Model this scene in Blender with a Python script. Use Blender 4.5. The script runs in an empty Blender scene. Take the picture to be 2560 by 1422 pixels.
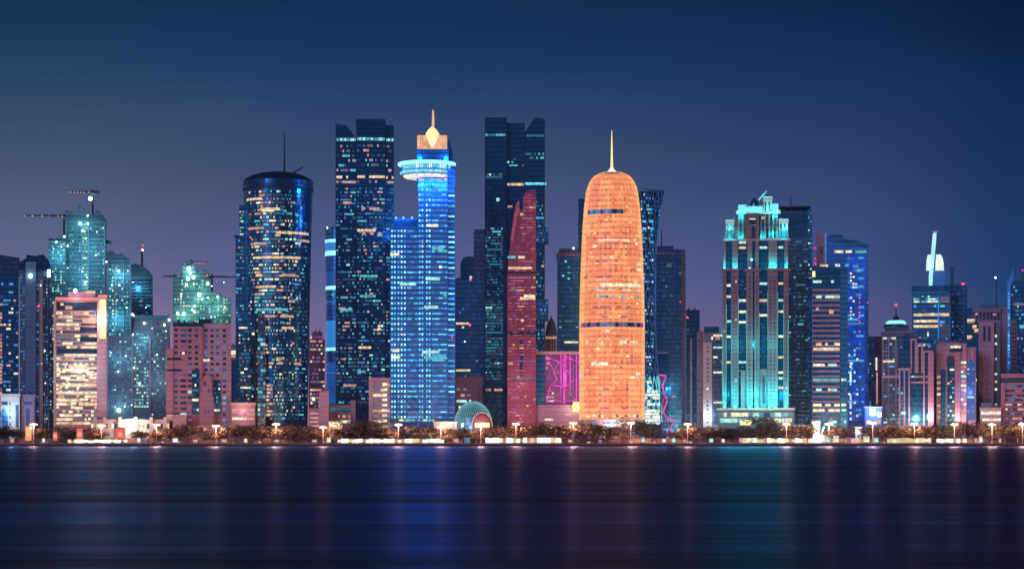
import bpy, math, random
from mathutils import Vector
R = math.radians
scene = bpy.context.scene
COL = scene.collection

# ------------------------------------------------------------------ camera, world, sun, exposure
K = 0.32 / 1920.0          # metres per reference pixel, per metre of distance
CAM_H, HORIZON = 6.0, 1094.0
cam_data = bpy.data.cameras.new("camera")
cam_data.sensor_width = 36.0
cam_data.lens = 36.0 / (2 * 1280 * K)
cam_data.shift_y = (HORIZON - 711.0) / 2560.0
cam_data.clip_start, cam_data.clip_end = 1.0, 30000.0
cam = bpy.data.objects.new("camera", cam_data)
COL.objects.link(cam)
cam.location = (0, 0, CAM_H)
cam.rotation_euler = (R(90), 0, 0)
scene.camera = cam

def S(r, g, b, k=1.0):
    f = lambda c: (c / 255 / 12.92 if c / 255 <= .04045 else ((c / 255 + .055) / 1.055) ** 2.4) * k
    return (f(r), f(g), f(b), 1.0)

world = bpy.data.worlds.new("World")
scene.world = world
world.use_nodes = True
wt = world.node_tree
wt.nodes.clear()
w_out = wt.nodes.new("ShaderNodeOutputWorld")
w_bg = wt.nodes.new("ShaderNodeBackground")
w_tc = wt.nodes.new("ShaderNodeTexCoord")
w_sep = wt.nodes.new("ShaderNodeSeparateXYZ")
w_ramp = wt.nodes.new("ShaderNodeValToRGB")
wt.links.new(w_tc.outputs["Generated"], w_sep.inputs[0])
wt.links.new(w_sep.outputs["Z"], w_ramp.inputs[0])
SKY = [(0.0, (152, 118, 156)), (.032, (138, 114, 155)), (.0457, (122, 109, 152)), (.0657, (92, 99, 148)), (.0823, (82, 94, 143)), (.1007, (70, 86, 127)), (.1157, (57, 77, 116)),
       (.149, (27, 63, 103)), (.1665, (12, 51, 89)), (.19, (5, 41, 76)), (.32, (3, 27, 56)), (1.0, (2, 16, 38))]
els = w_ramp.color_ramp.elements
els[0].position, els[0].color = SKY[0][0], S(*SKY[0][1])
els[1].position, els[1].color = SKY[-1][0], S(*SKY[-1][1])
for p_, c_ in SKY[1:-1]:
    els.new(p_).color = S(*c_)
w_mr = wt.nodes.new("ShaderNodeMapRange")
w_mr.inputs[1].default_value, w_mr.inputs[2].default_value = -.2, .2
w_mr.inputs[3].default_value, w_mr.inputs[4].default_value = 0.0, 1.0
wt.links.new(w_sep.outputs["X"], w_mr.inputs[0])
w_r2 = wt.nodes.new("ShaderNodeValToRGB")
e2 = w_r2.color_ramp.elements
e2[0].position, e2[0].color = 0.06, (1.34, 1.2, 1.0, 1)
e2[1].position, e2[1].color = 1.0, (.12, .42, .58, 1)
e2.new(.3).color = (1.0, 1.0, 1.0, 1)
e2.new(.52).color = (1.0, 1.0, 1.0, 1)
e2.new(.86).color = (.52, .70, .82, 1)
wt.links.new(w_mr.outputs[0], w_r2.inputs[0])
w_mul = wt.nodes.new("ShaderNodeMix")
w_mul.data_type, w_mul.blend_type = 'RGBA', 'MULTIPLY'
w_mul.inputs[0].default_value = 1.0
wt.links.new(w_ramp.outputs[0], w_mul.inputs[6])
wt.links.new(w_r2.outputs[0], w_mul.inputs[7])
# thin uneven veil in the evening sky
w_mp = wt.nodes.new("ShaderNodeMapping"); w_mp.inputs["Scale"].default_value = (4, 4, 22)
w_nz = wt.nodes.new("ShaderNodeTexNoise"); w_nz.inputs["Scale"].default_value = 1.0; w_nz.inputs["Detail"].default_value = 5
wt.links.new(w_tc.outputs["Generated"], w_mp.inputs[0]); wt.links.new(w_mp.outputs[0], w_nz.inputs["Vector"])
w_nr = wt.nodes.new("ShaderNodeMapRange"); w_nr.inputs[1].default_value, w_nr.inputs[2].default_value = .3, .7
w_nr.inputs[3].default_value, w_nr.inputs[4].default_value = .93, 1.07
wt.links.new(w_nz.outputs["Fac"], w_nr.inputs[0]); wt.links.new(w_nr.outputs[0], w_bg.inputs[1])
wt.links.new(w_mul.outputs[2], w_bg.inputs[0])
wt.links.new(w_bg.outputs[0], w_out.inputs[0])

sun_d = bpy.data.lights.new("afterglow", 'SUN')
sun_d.energy, sun_d.angle, sun_d.color = 0.8, R(22), (.92, .63, 1.0)
sun = bpy.data.objects.new("afterglow", sun_d)
COL.objects.link(sun)
sun.rotation_euler = (R(74), 0, R(-32))

vs = scene.view_settings
vs.view_transform, vs.look, vs.exposure, vs.gamma = 'Standard', 'None', 0.0, 1.0
vs.use_curve_mapping = False
scene.render.engine = 'CYCLES'
cy = scene.cycles
cy.use_denoising = True
cy.max_bounces, cy.diffuse_bounces, cy.glossy_bounces, cy.transmission_bounces, cy.transparent_max_bounces = 5, 2, 3, 2, 4
cy.sample_clamp_indirect, cy.sample_clamp_direct = 3.0, 0.0
cy.use_light_tree = True

# ------------------------------------------------------------------ materials
MATS = {}
def new_mat(name):
    m = bpy.data.materials.new(name)
    m.use_nodes = True
    m.cycles.emission_sampling = 'NONE'
    MATS[name] = m
    return m, m.node_tree, m.node_tree.nodes["Principled BSDF"]

def cells(nt, cw, ch):
    """a random value per pane of cw x ch metres, and the height within the storey"""
    tc = nt.nodes.new("ShaderNodeTexCoord")
    mu = nt.nodes.new("ShaderNodeVectorMath"); mu.operation = 'MULTIPLY'
    mu.inputs[1].default_value = (1 / cw, 1 / cw, 1 / ch)
    nt.links.new(tc.outputs["Object"], mu.inputs[0])
    fl = nt.nodes.new("ShaderNodeVectorMath"); fl.operation = 'FLOOR'
    nt.links.new(mu.outputs[0], fl.inputs[0])
    wn = nt.nodes.new("ShaderNodeTexWhiteNoise")
    nt.links.new(fl.outputs[0], wn.inputs["Vector"])
    fr = nt.nodes.new("ShaderNodeVectorMath"); fr.operation = 'FRACTION'
    nt.links.new(mu.outputs[0], fr.inputs[0])
    sp = nt.nodes.new("ShaderNodeSeparateXYZ")
    nt.links.new(fr.outputs[0], sp.inputs[0])
    return tc, wn, sp

def mixc(nt, fac, a, b, mode='MIX'):
    n = nt.nodes.new("ShaderNodeMix"); n.data_type, n.blend_type = 'RGBA', mode
    for sock, v in ((0, fac), (6, a), (7, b)):
        if isinstance(v, (int, float, tuple)): n.inputs[sock].default_value = v
        else: nt.links.new(v, n.inputs[sock])
    return n.outputs[2]

def glass(name, a, b, cw=2.2, ch=4.0, spandrel=.3, rough=.22, metal=.75):
    """tinted reflective curtain wall: panes vary a little, each storey has a duller spandrel"""
    m, nt, p = new_mat(name)
    tc, wn, sp = cells(nt, cw, ch)
    c = mixc(nt, wn.outputs["Value"], a, b)
    lt = nt.nodes.new("ShaderNodeMath"); lt.operation = 'LESS_THAN'; lt.inputs[1].default_value = spandrel
    nt.links.new(sp.outputs["Z"], lt.inputs[0])
    c = mixc(nt, lt.outputs[0], c, tuple(x * .45 for x in a[:3]) + (1,))
    nt.links.new(c, p.inputs["Base Color"])
    mr = nt.nodes.new("ShaderNodeMapRange"); mr.inputs[3].default_value, mr.inputs[4].default_value = rough * .6, rough * 1.6
    nt.links.new(wn.outputs["Value"], mr.inputs[0])
    nt.links.new(mr.outputs[0], p.inputs["Roughness"])
    p.inputs["Metallic"].default_value = metal
    return m

def lit_glass(name, a, b, e, k, cw=3.0, ch=4.0):
    """tinted glass with the coloured light on the facade put in as emission, storey by storey"""
    m = glass(name, a, b, cw, ch, .3, .42, .5)
    nt = m.node_tree; p = nt.nodes["Principled BSDF"]
    tc, wn, sp = cells(nt, 9.0, ch)
    mr = nt.nodes.new("ShaderNodeMapRange"); mr.inputs[3].default_value, mr.inputs[4].default_value = k * .7, k * 1.3
    nt.links.new(wn.outputs["Value"], mr.inputs[0]); nt.links.new(mr.outputs[0], p.inputs["Emission Strength"])
    p.inputs["Emission Color"].default_value = e
    return m

def wall(name, c, rough=.8, ch=4.0, line=.08, var=.38):
    """painted or stone wall with weather stains and a joint at every storey"""
    m, nt, p = new_mat(name)
    tc, wn, sp = cells(nt, 6.0, ch)
    nz = nt.nodes.new("ShaderNodeTexNoise"); nz.inputs["Scale"].default_value = .06; nz.inputs["Detail"].default_value = 6
    mp = nt.nodes.new("ShaderNodeMapping"); mp.inputs["Scale"].default_value = (1, 1, .25)
    nt.links.new(tc.outputs["Object"], mp.inputs[0]); nt.links.new(mp.outputs[0], nz.inputs["Vector"])
    dark = tuple(x * (1 - var) for x in c[:3]) + (1,); lite = tuple(min(1, x * (1 + var * .6)) for x in c[:3]) + (1,)
    col = mixc(nt, nz.outputs["Fac"], dark, lite)
    if line:
        lt = nt.nodes.new("ShaderNodeMath"); lt.operation = 'LESS_THAN'; lt.inputs[1].default_value = line
        nt.links.new(sp.outputs["Z"], lt.inputs[0])
        col = mixc(nt, lt.outputs[0], col, tuple(x * .45 for x in c[:3]) + (1,))
    nt.links.new(col, p.inputs["Base Color"])
    p.inputs["Roughness"].default_value = rough
    return m

def lit(name, c, k=1.0, var=.45, scale=.35, sample=False):
    """a lit window, lamp or light strip, or light on a surface put in as emission; the brightness of the room behind varies"""
    m, nt, p = new_mat(name)
    tc = nt.nodes.new("ShaderNodeTexCoord")
    nz = nt.nodes.new("ShaderNodeTexNoise"); nz.inputs["Scale"].default_value = scale; nz.inputs["Detail"].default_value = 3
    nt.links.new(tc.outputs["Object"], nz.inputs["Vector"])
    mr = nt.nodes.new("ShaderNodeMapRange")
    mr.inputs[1].default_value, mr.inputs[2].default_value = .3, .7
    mr.inputs[3].default_value, mr.inputs[4].default_value = k * (1 - var), k * (1 + var)
    nt.links.new(nz.outputs["Fac"], mr.inputs[0])
    nt.links.new(mr.outputs[0], p.inputs["Emission Strength"])
    p.inputs["Emission Color"].default_value = c
    p.inputs["Base Color"].default_value = (.02, .03, .04, 1)
    p.inputs["Roughness"].default_value = .3
    if sample: m.cycles.emission_sampling = 'FRONT'
    return m

def paint(name, c, rough=.6, metal=0.0):
    m, nt, p = new_mat(name)
    tc = nt.nodes.new("ShaderNodeTexCoord")
    nz = nt.nodes.new("ShaderNodeTexNoise"); nz.inputs["Scale"].default_value = .5; nz.inputs["Detail"].default_value = 5
    nt.links.new(tc.outputs["Object"], nz.inputs["Vector"])
    col = mixc(nt, nz.outputs["Fac"], tuple(x * .75 for x in c[:3]) + (1,), tuple(min(1, x * 1.25) for x in c[:3]) + (1,))
    nt.links.new(col, p.inputs["Base Color"])
    p.inputs["Roughness"].default_value, p.inputs["Metallic"].default_value = rough, metal
    return m

# lit colours
for n_, c_, k_ in (("cream", (255, 244, 204), 1.0), ("warm", (255, 212, 160), .9), ("peach", (236, 176, 150), .75), ("rose", (205, 120, 150), .55),
                   ("mint", (170, 236, 222), 1.05), ("teal", (92, 196, 204), .85), ("dimteal", (40, 122, 150), .7), ("azure", (70, 160, 235), .95),
                   ("deepblue", (24, 84, 150), .6), ("grey", (128, 140, 160), .5), ("dimgrey", (70, 88, 118), .5), ("white", (232, 246, 244), 1.1),
                   ("green", (150, 226, 160), .9), ("magenta", (235, 70, 190), 1.0), ("violet", (150, 90, 180), .6), ("amber", (255, 170, 90), 1.0),
                   ("cyan", (110, 225, 245), 1.0), ("red", (255, 50, 90), 3.0), ("ember", (196, 80, 112), .5), ("bluegrey", (84, 132, 186), .8)):
    lit(n_, S(*c_), k_)
lit("ring_mint", S(140, 226, 245), 1.6, .45)
lit("ring_azure", S(60, 156, 225), 1.3, .45)
lit("ring_teal", S(80, 195, 225), 1.3, .45)
lit("hot", S(255, 240, 205), 4.0, .1, sample=True)
lit("hotwarm", S(255, 176, 92), 2.6, .1)
lit("hotgreen", S(200, 255, 220), 7.0, .1)
lit("hotwhite", S(236, 250, 255), 6.0, .1)
lit("hotcyan", S(150, 235, 255), 1.5, .25, .05)
lit("glow_blue", S(40, 150, 235), .75, .3, .03)
lit("glow_blue_dim", S(22, 100, 190), .6, .3, .03)
lit("flame", S(255, 226, 160), 1.35, .25, .12)
lit("flame_wall", S(255, 184, 130), .95, .35, .25)
lit("neon_red", S(255, 120, 120), 1.4, .2, .1)
lit("sign_yellow", S(255, 226, 150), 1.7, .15, .1)
lit("orange_panel", S(255, 150, 90), 1.0, .4, .2)
lit("red_panel", S(235, 90, 80), .85, .4, .2)
lit("fin_light", S(165, 232, 246), 1.15, .15, .05)
lit("led_teal", S(30, 190, 190), .85, .3, .06)
lit("sail", S(226, 244, 222), 1.08, .2, .08)
lit("headlamp", S(255, 246, 220), 2.5, .1)
lit("taillamp", S(255, 30, 30), 2.0, .1)
# unlit
glass("navy_glass", (.05, .40, .68, 1), (.03, .25, .46, 1))
glass("dark_glass", (.012, .22, .40, 1), (.008, .12, .26, 1))
glass("blue_glass", (.08, .38, .95, 1), (.04, .24, .68, 1))
lit_glass("blue_lit_glass", (.05, .26, .7, 1), (.03, .18, .5, 1), S(4, 60, 132), .45)
lit_glass("cobalt_lit_glass", (.05, .26, .7, 1), (.03, .18, .5, 1), S(2, 64, 180), .75)
glass("teal_glass", (.07, .34, .50, 1), (.04, .2, .34, 1))
glass("slate_glass", (.14, .3, .48, 1), (.07, .18, .32, 1))
glass("plain_dark", (.02, .07, .16, 1), (.012, .05, .12, 1), 3.0, 8.0, .0, .35, .4)
wall("pink_stone", (.38, .25, .37, 1))
wall("tower_stone", (.21, .19, .25, 1))
wall("mauve_stone", (.36, .28, .43, 1))
wall("red_stone", (.30, .10, .19, 1))
wall("violet_wall", (.20, .11, .26, 1))
wall("pale_stone", (.55, .50, .50, 1))
wall("grey_concrete", (.19, .27, .38, 1))
wall("blue_concrete", (.10, .22, .36, 1))
wall("raw_concrete", (.09, .24, .30, 1), .9, 3.6, .3)
wall("white_wall", (.62, .62, .64, 1))
wall("cream_stone", (.52, .42, .42, 1))
wall("lavender_wall", (.42, .36, .52, 1))
wall("blue_panel", (.16, .38, .62, 1))
paint("dark_steel", (.02, .045, .08, 1), .5, .5)
glass("dark_roof", (.01, .15, .28, 1), (.008, .10, .21, 1), 5.0, 6.0, .12, .35)
paint("pale_steel", (.5, .5, .52, 1), .4, .6)
paint("gold_steel", (.75, .6, .4, 1), .35, .6)
paint("teal_panel", (.08, .40, .46, 1), .4, .2)
paint("bark", (.10, .07, .05, 1), .9)
paint("rubber", (.015, .015, .016, 1), .8)
paint("asphalt", (.05, .05, .055, 1), .85)
paint("paving", (.42, .36, .32, 1), .8)
paint("kerb_stone", (.4, .38, .36, 1), .8)
paint("road_paint", (.75, .75, .72, 1), .7)
paint("rock", (.09, .085, .085, 1), .9)
paint("soil", (.12, .10, .08, 1), .95)
paint("car_glass", (.02, .025, .03, 1), .1)

def orange_core():
    """perforated screen lit from behind, darker and brighter panels by floor and bay"""
    m, nt, p = new_mat("orange_core")
    at = nt.nodes.new("ShaderNodeAttribute"); at.attribute_name = "cell"
    rp = nt.nodes.new("ShaderNodeValToRGB")
    e = rp.color_ramp.elements
    e[0].position, e[0].color = 0, S(150, 58, 62)
    e[1].position, e[1].color = 1, S(255, 190, 122)
    e.new(.2).color = S(198, 82, 74); e.new(.45).color = S(228, 110, 84); e.new(.75).color = S(243, 142, 100)
    nt.links.new(at.outputs["Fac"], rp.inputs[0])
    nt.links.new(rp.outputs[0], p.inputs["Emission Color"])
    p.inputs["Emission Strength"].default_value = .98
    p.inputs["Base Color"].default_value = (.2, .1, .05, 1)
    return m
orange_core()
lit("dome_line", S(110, 196, 208), .75, .2, .1)
lit("orange_line", S(255, 180, 112), 1.05, .12, .05)  # rings and ribs given emission in place of light falling on the screen

# ------------------------------------------------------------------ mesh helpers
class MB:
    def __init__(s): s.v, s.f, s.mi, s.mats = [], [], [], []
    def slot(s, m):
        if m not in s.mats: s.mats.append(m)
        return s.mats.index(m)
    def hexa(s, c, m):
        """8 corners: bottom 4 counter-clockwise seen from above, then top 4"""
        b = len(s.v); s.v += c; k = s.slot(m)
        for q in ((3, 2, 1, 0), (4, 5, 6, 7), (0, 1, 5, 4), (1, 2, 6, 5), (2, 3, 7, 6), (3, 0, 4, 7)):
            s.f.append(tuple(b + i for i in q)); s.mi.append(k)
        return s
    def box(s, x0, x1, y0, y1, z0, z1, m):
        return s.hexa([(x0, y0, z0), (x1, y0, z0), (x1, y1, z0), (x0, y1, z0), (x0, y0, z1), (x1, y0, z1), (x1, y1, z1), (x0, y1, z1)], m)
    def prism(s, pts, z0, z1, m):
        """pts counter-clockwise from above; z1 may be a function of x"""
        b, n, k = len(s.v), len(pts), s.slot(m)
        top = z1 if callable(z1) else (lambda x: z1)
        s.v += [(x, y, z0) for x, y in pts] + [(x, y, top(x)) for x, y in pts]
        s.f.append(tuple(b + i for i in reversed(range(n)))); s.mi.append(k)
        s.f.append(tuple(b + n + i for i in range(n))); s.mi.append(k)
        for i in range(n):
            j = (i + 1) % n
            s.f.append((b + i, b + j, b + n + j, b + n + i)); s.mi.append(k)
        return s
    def slab(s, pts, y0, y1, m):
        """outline in x,z counter-clockwise seen from the front, pushed back from y0 to y1"""
        b, n, k = len(s.v), len(pts), s.slot(m)
        s.v += [(x, y0, z) for x, z in pts] + [(x, y1, z) for x, z in pts]
        s.f.append(tuple(b + i for i in range(n))); s.mi.append(k)
        s.f.append(tuple(b + n + i for i in reversed(range(n)))); s.mi.append(k)
        for i in range(n):
            j = (i + 1) % n
            s.f.append((b + j, b + i, b + n + i, b + n + j)); s.mi.append(k)
        return s
    def lathe(s, prof, cx, cy, seg, m, a0=0.0, a1=2 * math.pi):
        """prof: (radius, z) from bottom to top"""
        b, k, full = len(s.v), s.slot(m), a1 - a0 > 6.28
        n = seg if full else seg + 1
        for r, z in prof:
            for i in range(n):
                a = a0 + (a1 - a0) * i / seg
                s.v.append((cx + r * math.sin(a), cy - r * math.cos(a), z))
        for j in range(len(prof) - 1):
            for i in range(seg):
                i2 = (i + 1) % n
                s.f.append((b + j * n + i, b + j * n + i2, b + (j + 1) * n + i2, b + (j + 1) * n + i)); s.mi.append(k)
        if full:
            s.f.append(tuple(b + i for i in reversed(range(n)))); s.mi.append(k)
            s.f.append(tuple(b + (len(prof) - 1) * n + i for i in range(n))); s.mi.append(k)
        return s
    def bar(s, p0, p1, w, m, w1=None, n=4):
        p0, p1 = Vector(p0), Vector(p1)
        d = (p1 - p0).normalized()
        a = d.cross(Vector((0, 0, 1)) if abs(d.z) < .9 else Vector((1, 0, 0))).normalized(); c = d.cross(a)
        b, k = len(s.v), s.slot(m)
        for p, r in ((p0, w), (p1, w if w1 is None else w1)):
            for i in range(n):
                t = 2 * math.pi * (i + .5) / n
                s.v.append(tuple(p + a * (r * math.cos(t)) + c * (r * math.sin(t))))
        for i in range(n):
            j = (i + 1) % n
            s.f.append((b + i, b + j, b + n + j, b + n + i)); s.mi.append(k)
        s.f.append(tuple(b + i for i in reversed(range(n)))); s.mi.append(k)
        s.f.append(tuple(b + n + i for i in range(n))); s.mi.append(k)
        return s
    def ball(s, c, r, m, n=10):
        prof = [(max(.001, r * math.sin(math.pi * i / 6)), c[2] - r * math.cos(math.pi * i / 6)) for i in range(7)]
        return s.lathe(prof, c[0], c[1], n, m)
    def mesh(s, name):
        me = bpy.data.meshes.new(name)
        me.from_pydata(s.v, [], s.f)
        for m in s.mats: me.materials.append(MATS[m])
        me.polygons.foreach_set("material_index", s.mi)
        me.update()
        return me
    def build(s, name, parent=None):
        o = bpy.data.objects.new(name, s.mesh(name))
        COL.objects.link(o)
        if parent: o.parent = parent
        return o

def tag(o, label=None, cat=None, group=None, kind=None):
    for k_, v_ in (("label", label), ("category", cat), ("group", group), ("kind", kind)):
        if v_: o[k_] = v_
    return o

def thing(name, label, cat, loc, rz=0.0, group=None):
    o = bpy.data.objects.new(name, None)
    o.empty_display_size = 5
    COL.objects.link(o)
    o.location = loc; o.rotation_euler = (0, 0, rz)
    return tag(o, label, cat, group)

GROUND = 2.0
def wx(px, Y): return (px - 1280) * K * Y
def wz(py, Y): return CAM_H + (HORIZON - py) * K * Y
N_PART = [0]
MAX_WIN = 100

class T:
    """one building: a root Empty at its base facing the bay, parts measured in photo pixels (across, up) and metres (back)"""
    def __init__(s, name, label, px, Y, cat="tower", turn=0.0, group=None):
        x = wx(px, Y); th = math.atan2(x, Y)
        s.px, s.Y, s.s, s.sx = px, Y, K * Y, K * Y * math.cos(th)
        s.root = thing(name, label, cat, (x, Y, GROUND), -th + R(turn), group)
        s.wins, s.rng = [], random.Random(int(px * 7 + Y))
    def L(s, px): return (px - s.px) * s.sx
    def H(s, py): return 0.0 if py is None else wz(py, s.Y) - GROUND
    def add(s, part, mb, parent=None): return mb.build(part, parent or s.root)
    def box(s, part, m, x0, x1, y0, y1=None, v0=0.0, v1=28.0, parent=None):
        return s.add(part, MB().box(s.L(x0), s.L(x1), v0, v1, s.H(y1), s.H(y0), m), parent)
    def plan(s, part, m, pts, y0, y1=None, parent=None):
        return s.add(part, MB().prism([(s.L(a), b) for a, b in pts], s.H(y1), s.H(y0), m), parent)
    def poly(s, part, m, pts, v0=0.0, v1=28.0, parent=None):
        """outline clockwise in the picture's own y-down pixels is fine: it is turned as needed"""
        q = [(s.L(a), s.H(b)) for a, b in pts]
        if sum(q[i][0] * q[(i + 1) % len(q)][1] - q[(i + 1) % len(q)][0] * q[i][1] for i in range(len(q))) < 0: q.reverse()
        return s.add(part, MB().slab(q, v0, v1, m), parent)
    def lathe(s, part, m, prof, cx, cv, seg=40, parent=None):
        return s.add(part, MB().lathe([(r * s.sx, s.H(y)) for r, y in prof], s.L(cx), cv, seg, m), parent)
    def bar(s, part, m, p0, p1, w, w1=None, parent=None):
        f = lambda p: (s.L(p[0]), p[2] if len(p) > 2 else 6.0, s.H(p[1]))
        return s.add(part, MB().bar(f(p0), f(p1), w, m, w1, 6), parent)
    def ball(s, part, m, px, py, r, v=-1.0):
        r *= .62
        return s.add(part, MB().ball((s.L(px), v, s.H(py)), r, m))
    def bands(s, m, x0, x1, y0, y1, n, frac=.4, out=.5, v=0.0, part="cladding"):
        """one piece of cladding: n storey-high strips"""
        mb = MB(); h = (y1 - y0) / n
        for i in range(n):
            a = y0 + i * h
            mb.box(s.L(x0), s.L(x1), v - out, v + .3, s.H(a + h * frac), s.H(a), m)
        return s.add(part, mb)
    def piers(s, m, xs, w, y0, y1=None, out=.8, v=0.0, part="pilaster"):
        for x in xs:
            s.box(part, m, x - w / 2, x + w / 2, y0, y1, v - out, v + .3)
    # -- facades: a function (px, py, out) -> local point
    def flat(s, v=0.0): return lambda x, y, o: (s.L(x), v - o, s.H(y))
    def cyl(s, cx, cv, rad):
        """rad: half width in px, a number or a function of py; px runs across the picture"""
        rf = rad if callable(rad) else (lambda y: rad)
        def f(x, y, o):
            r = rf(y); u = max(-.9999, min(.9999, (x - cx) / r)); a = math.asin(u)
            R_ = r * s.sx + o
            return (s.L(cx) + R_ * math.sin(a), cv - R_ * math.cos(a), s.H(y))
        return f
    def plate(s, F, x0, x1, y0, y1, m, out=.22, deep=.25):
        c = [F(x0, y1, out), F(x1, y1, out), F(x1, y1, -deep), F(x0, y1, -deep), F(x0, y0, out), F(x1, y0, out), F(x1, y0, -deep), F(x0, y0, -deep)]
        s.wins.append((abs(x1 - x0) * abs(y1 - y0), c, m))
    def win(s, F, x0, x1, y0, y1, nr, nc, p, pal, fw=.75, fh=.5, merge=True, bias=None, rowp=None, out=.22):
        """windows on nr storeys and nc bays; p: share that is lit; pal: 'colour:weight ...'; neighbours of one colour on one floor form one strip"""
        r = s.rng
        cols = [(c.split(":")[0], float(c.split(":")[1]) if ":" in c else 1.0) for c in pal.split()]
        names, wts = [c[0] for c in cols], [c[1] for c in cols]
        ch, cw = (y1 - y0) / nr, (x1 - x0) / nc
        for i in range(nr):
            q = rowp(i) if rowp else (r.choice((.35, .8, 1.0, 1.0, 1.3)) if p < 1 else 1.0)
            row, last = [], None
            for j in range(nc):
                b = bias((j + .5) / nc, (i + .5) / nr) if bias else 1.0
                if r.random() < p * q * b:
                    c = last if (merge and last and r.random() < .72) else r.choices(names, wts)[0]
                    row.append((j, c)); last = c
                else: last = None
            j = 0
            while j < len(row):
                k = j
                while merge and k + 1 < len(row) and row[k + 1][0] == row[k][0] + 1 and row[k + 1][1] == row[j][1] and k - j < 5: k += 1
                a, b2 = row[j][0], row[k][0]
                g = cw * (1 - fw) / 2
                yy = y0 + i * ch + ch * (1 - fh) * .5
                s.plate(F, x0 + a * cw + g, x0 + (b2 + 1) * cw - g, yy, yy + ch * fh, row[j][1], out)
                j = k + 1
        return s
    def roof(s, x0, x1, y, v=6.0):
        """plant boxes and a thin aerial on the roof"""
        r = s.rng; n = max(2, int((x1 - x0) / 16))
        for i in range(n):
            a = x0 + (x1 - x0) * (i + r.uniform(.1, .4)) / n; w = r.uniform(3, 7); h = r.uniform(3, 8)
            s.box("roof_plant", r.choice(("dark_roof", "slate_glass", "grey_concrete")), a, a + w, y - h, y + .6, v + r.uniform(0, 6), v + r.uniform(8, 12))
        a = r.uniform(x0 + 3, x1 - 3)
        s.bar("aerial", "dark_steel", (a, y, v + 4), (a, y - r.uniform(10, 20), v + 4), .22, .1)
        return s
    def work_lights(s, x0, x1, y0, y1, n, v=-1.2):
        for i in range(int(n * .6)):
            s.ball("work_light", s.rng.choice(("hotwhite", "hotgreen", "hotwhite", "mint")), s.rng.uniform(x0, x1), s.rng.uniform(y0, y1), s.rng.uniform(.5, 1.05), v)
        return s
    def done(s, cap=None):
        """the largest windows become parts of their own, any beyond that one part"""
        cap = cap or MAX_WIN
        s.wins.sort(key=lambda w: -w[0])
        if len(s.wins) <= cap * 1.1: cap = len(s.wins)
        for a, c, m in s.wins[:cap]:
            MB().hexa(c, m).build("window", s.root)
        N_PART[0] += cap
        if s.wins[cap:]:
            mb = MB()
            for a, c, m in s.wins[cap:]: mb.hexa(c, m)
            tag(mb.build("small_windows", s.root), kind="stuff")
        return s
    def lamp(s, px, py, v, energy, color, radius=1.0, name="floodlight"):
        d = bpy.data.lights.new(name, 'POINT')
        d.energy, d.color, d.shadow_soft_size = energy, color, radius
        o = bpy.data.objects.new(name, d); COL.objects.link(o)
        o.parent = s.root; o.location = (s.L(px), v, s.H(py))
        return o
    def spot(s, px, py, v, energy, color, tilt=0.0, cone=70, name="uplight"):
        """a floodlight that points up along the wall"""
        d = bpy.data.lights.new(name, 'SPOT')
        d.energy, d.color, d.spot_size, d.spot_blend, d.shadow_soft_size = energy, color, R(cone), .8, .5
        o = bpy.data.objects.new(name, d); COL.objects.link(o)
        o.parent = s.root; o.location = (s.L(px), v, s.H(py)); o.rotation_euler = (R(180 + tilt), 0, 0)
        return o

# ------------------------------------------------------------------ the towers, from the west end of the bay eastwards
def edge_tower_west():
    t = T("office_tower", "dark blue tower cut off by the photo's left edge, with sloping hazy top", 14, 2010)
    t.poly("wall", "navy_glass", [(-60, 700), (-60, 655), (-10, 640), (47, 650), (47, 1107), (-60, 1107)], 0, 30)
    t.poly("roof_screen", "slate_glass", [(-60, 690), (-60, 652), (-10, 636), (49, 644), (49, 690)], -1.2, 4)
    t.win(t.flat(), -10, 46, 705, 1050, 34, 9, .32, "peach:2 cream:2 azure:2 deepblue:4 bluegrey:3", .8, .5)
    t.win(t.flat(), -2, 6, 780, 1050, 30, 1, .9, "rose peach", .8, .7)
    t.done()
def slab_tower():
    t = T("slab_tower", "pale blue slab tower with plain front strip and round light near its top", 88, 1915)
    t.box("wall", "blue_concrete", 49, 126, 672, None, 0, 26)
    t.poly("crown", "dark_glass", [(49, 676), (49, 655), (66, 646), (66, 637), (88, 640), (108, 636), (120, 648), (127, 668), (127, 676)], -.6, 26.5)
    t.box("front_strip", "blue_panel", 64, 90, 655, None, -1.6, 1)
    t.box("side_fin", "pale_stone", 99, 107, 700, None, -1.0, 1)
    t.piers("slate_glass", (113, 122), 4, 690, None, .7)
    t.win(t.flat(), 50, 63, 690, 1040, 40, 2, .75, "dimteal:3 bluegrey:4 deepblue:4 cream:.25", .7, .5, False)
    t.win(t.flat(), 91, 98, 690, 1050, 40, 1, .7, "deepblue:4 teal bluegrey:3 peach:.3", .8, .5, False)
    t.win(t.flat(), 108, 126, 700, 1050, 40, 3, .45, "teal:2 bluegrey:3 cream:.4", .5, .5, False)
    t.ball("floodlight", "hotwhite", 76, 690, 2.6, -3.2); t.box("sign_light", "hotgreen", 119, 126, 674, 692, -1.4, .4)
    t.ball("beacon", "red", 97, 764, 1.4, -2); t.work_lights(94, 124, 690, 1040, 7); t.done()
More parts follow.
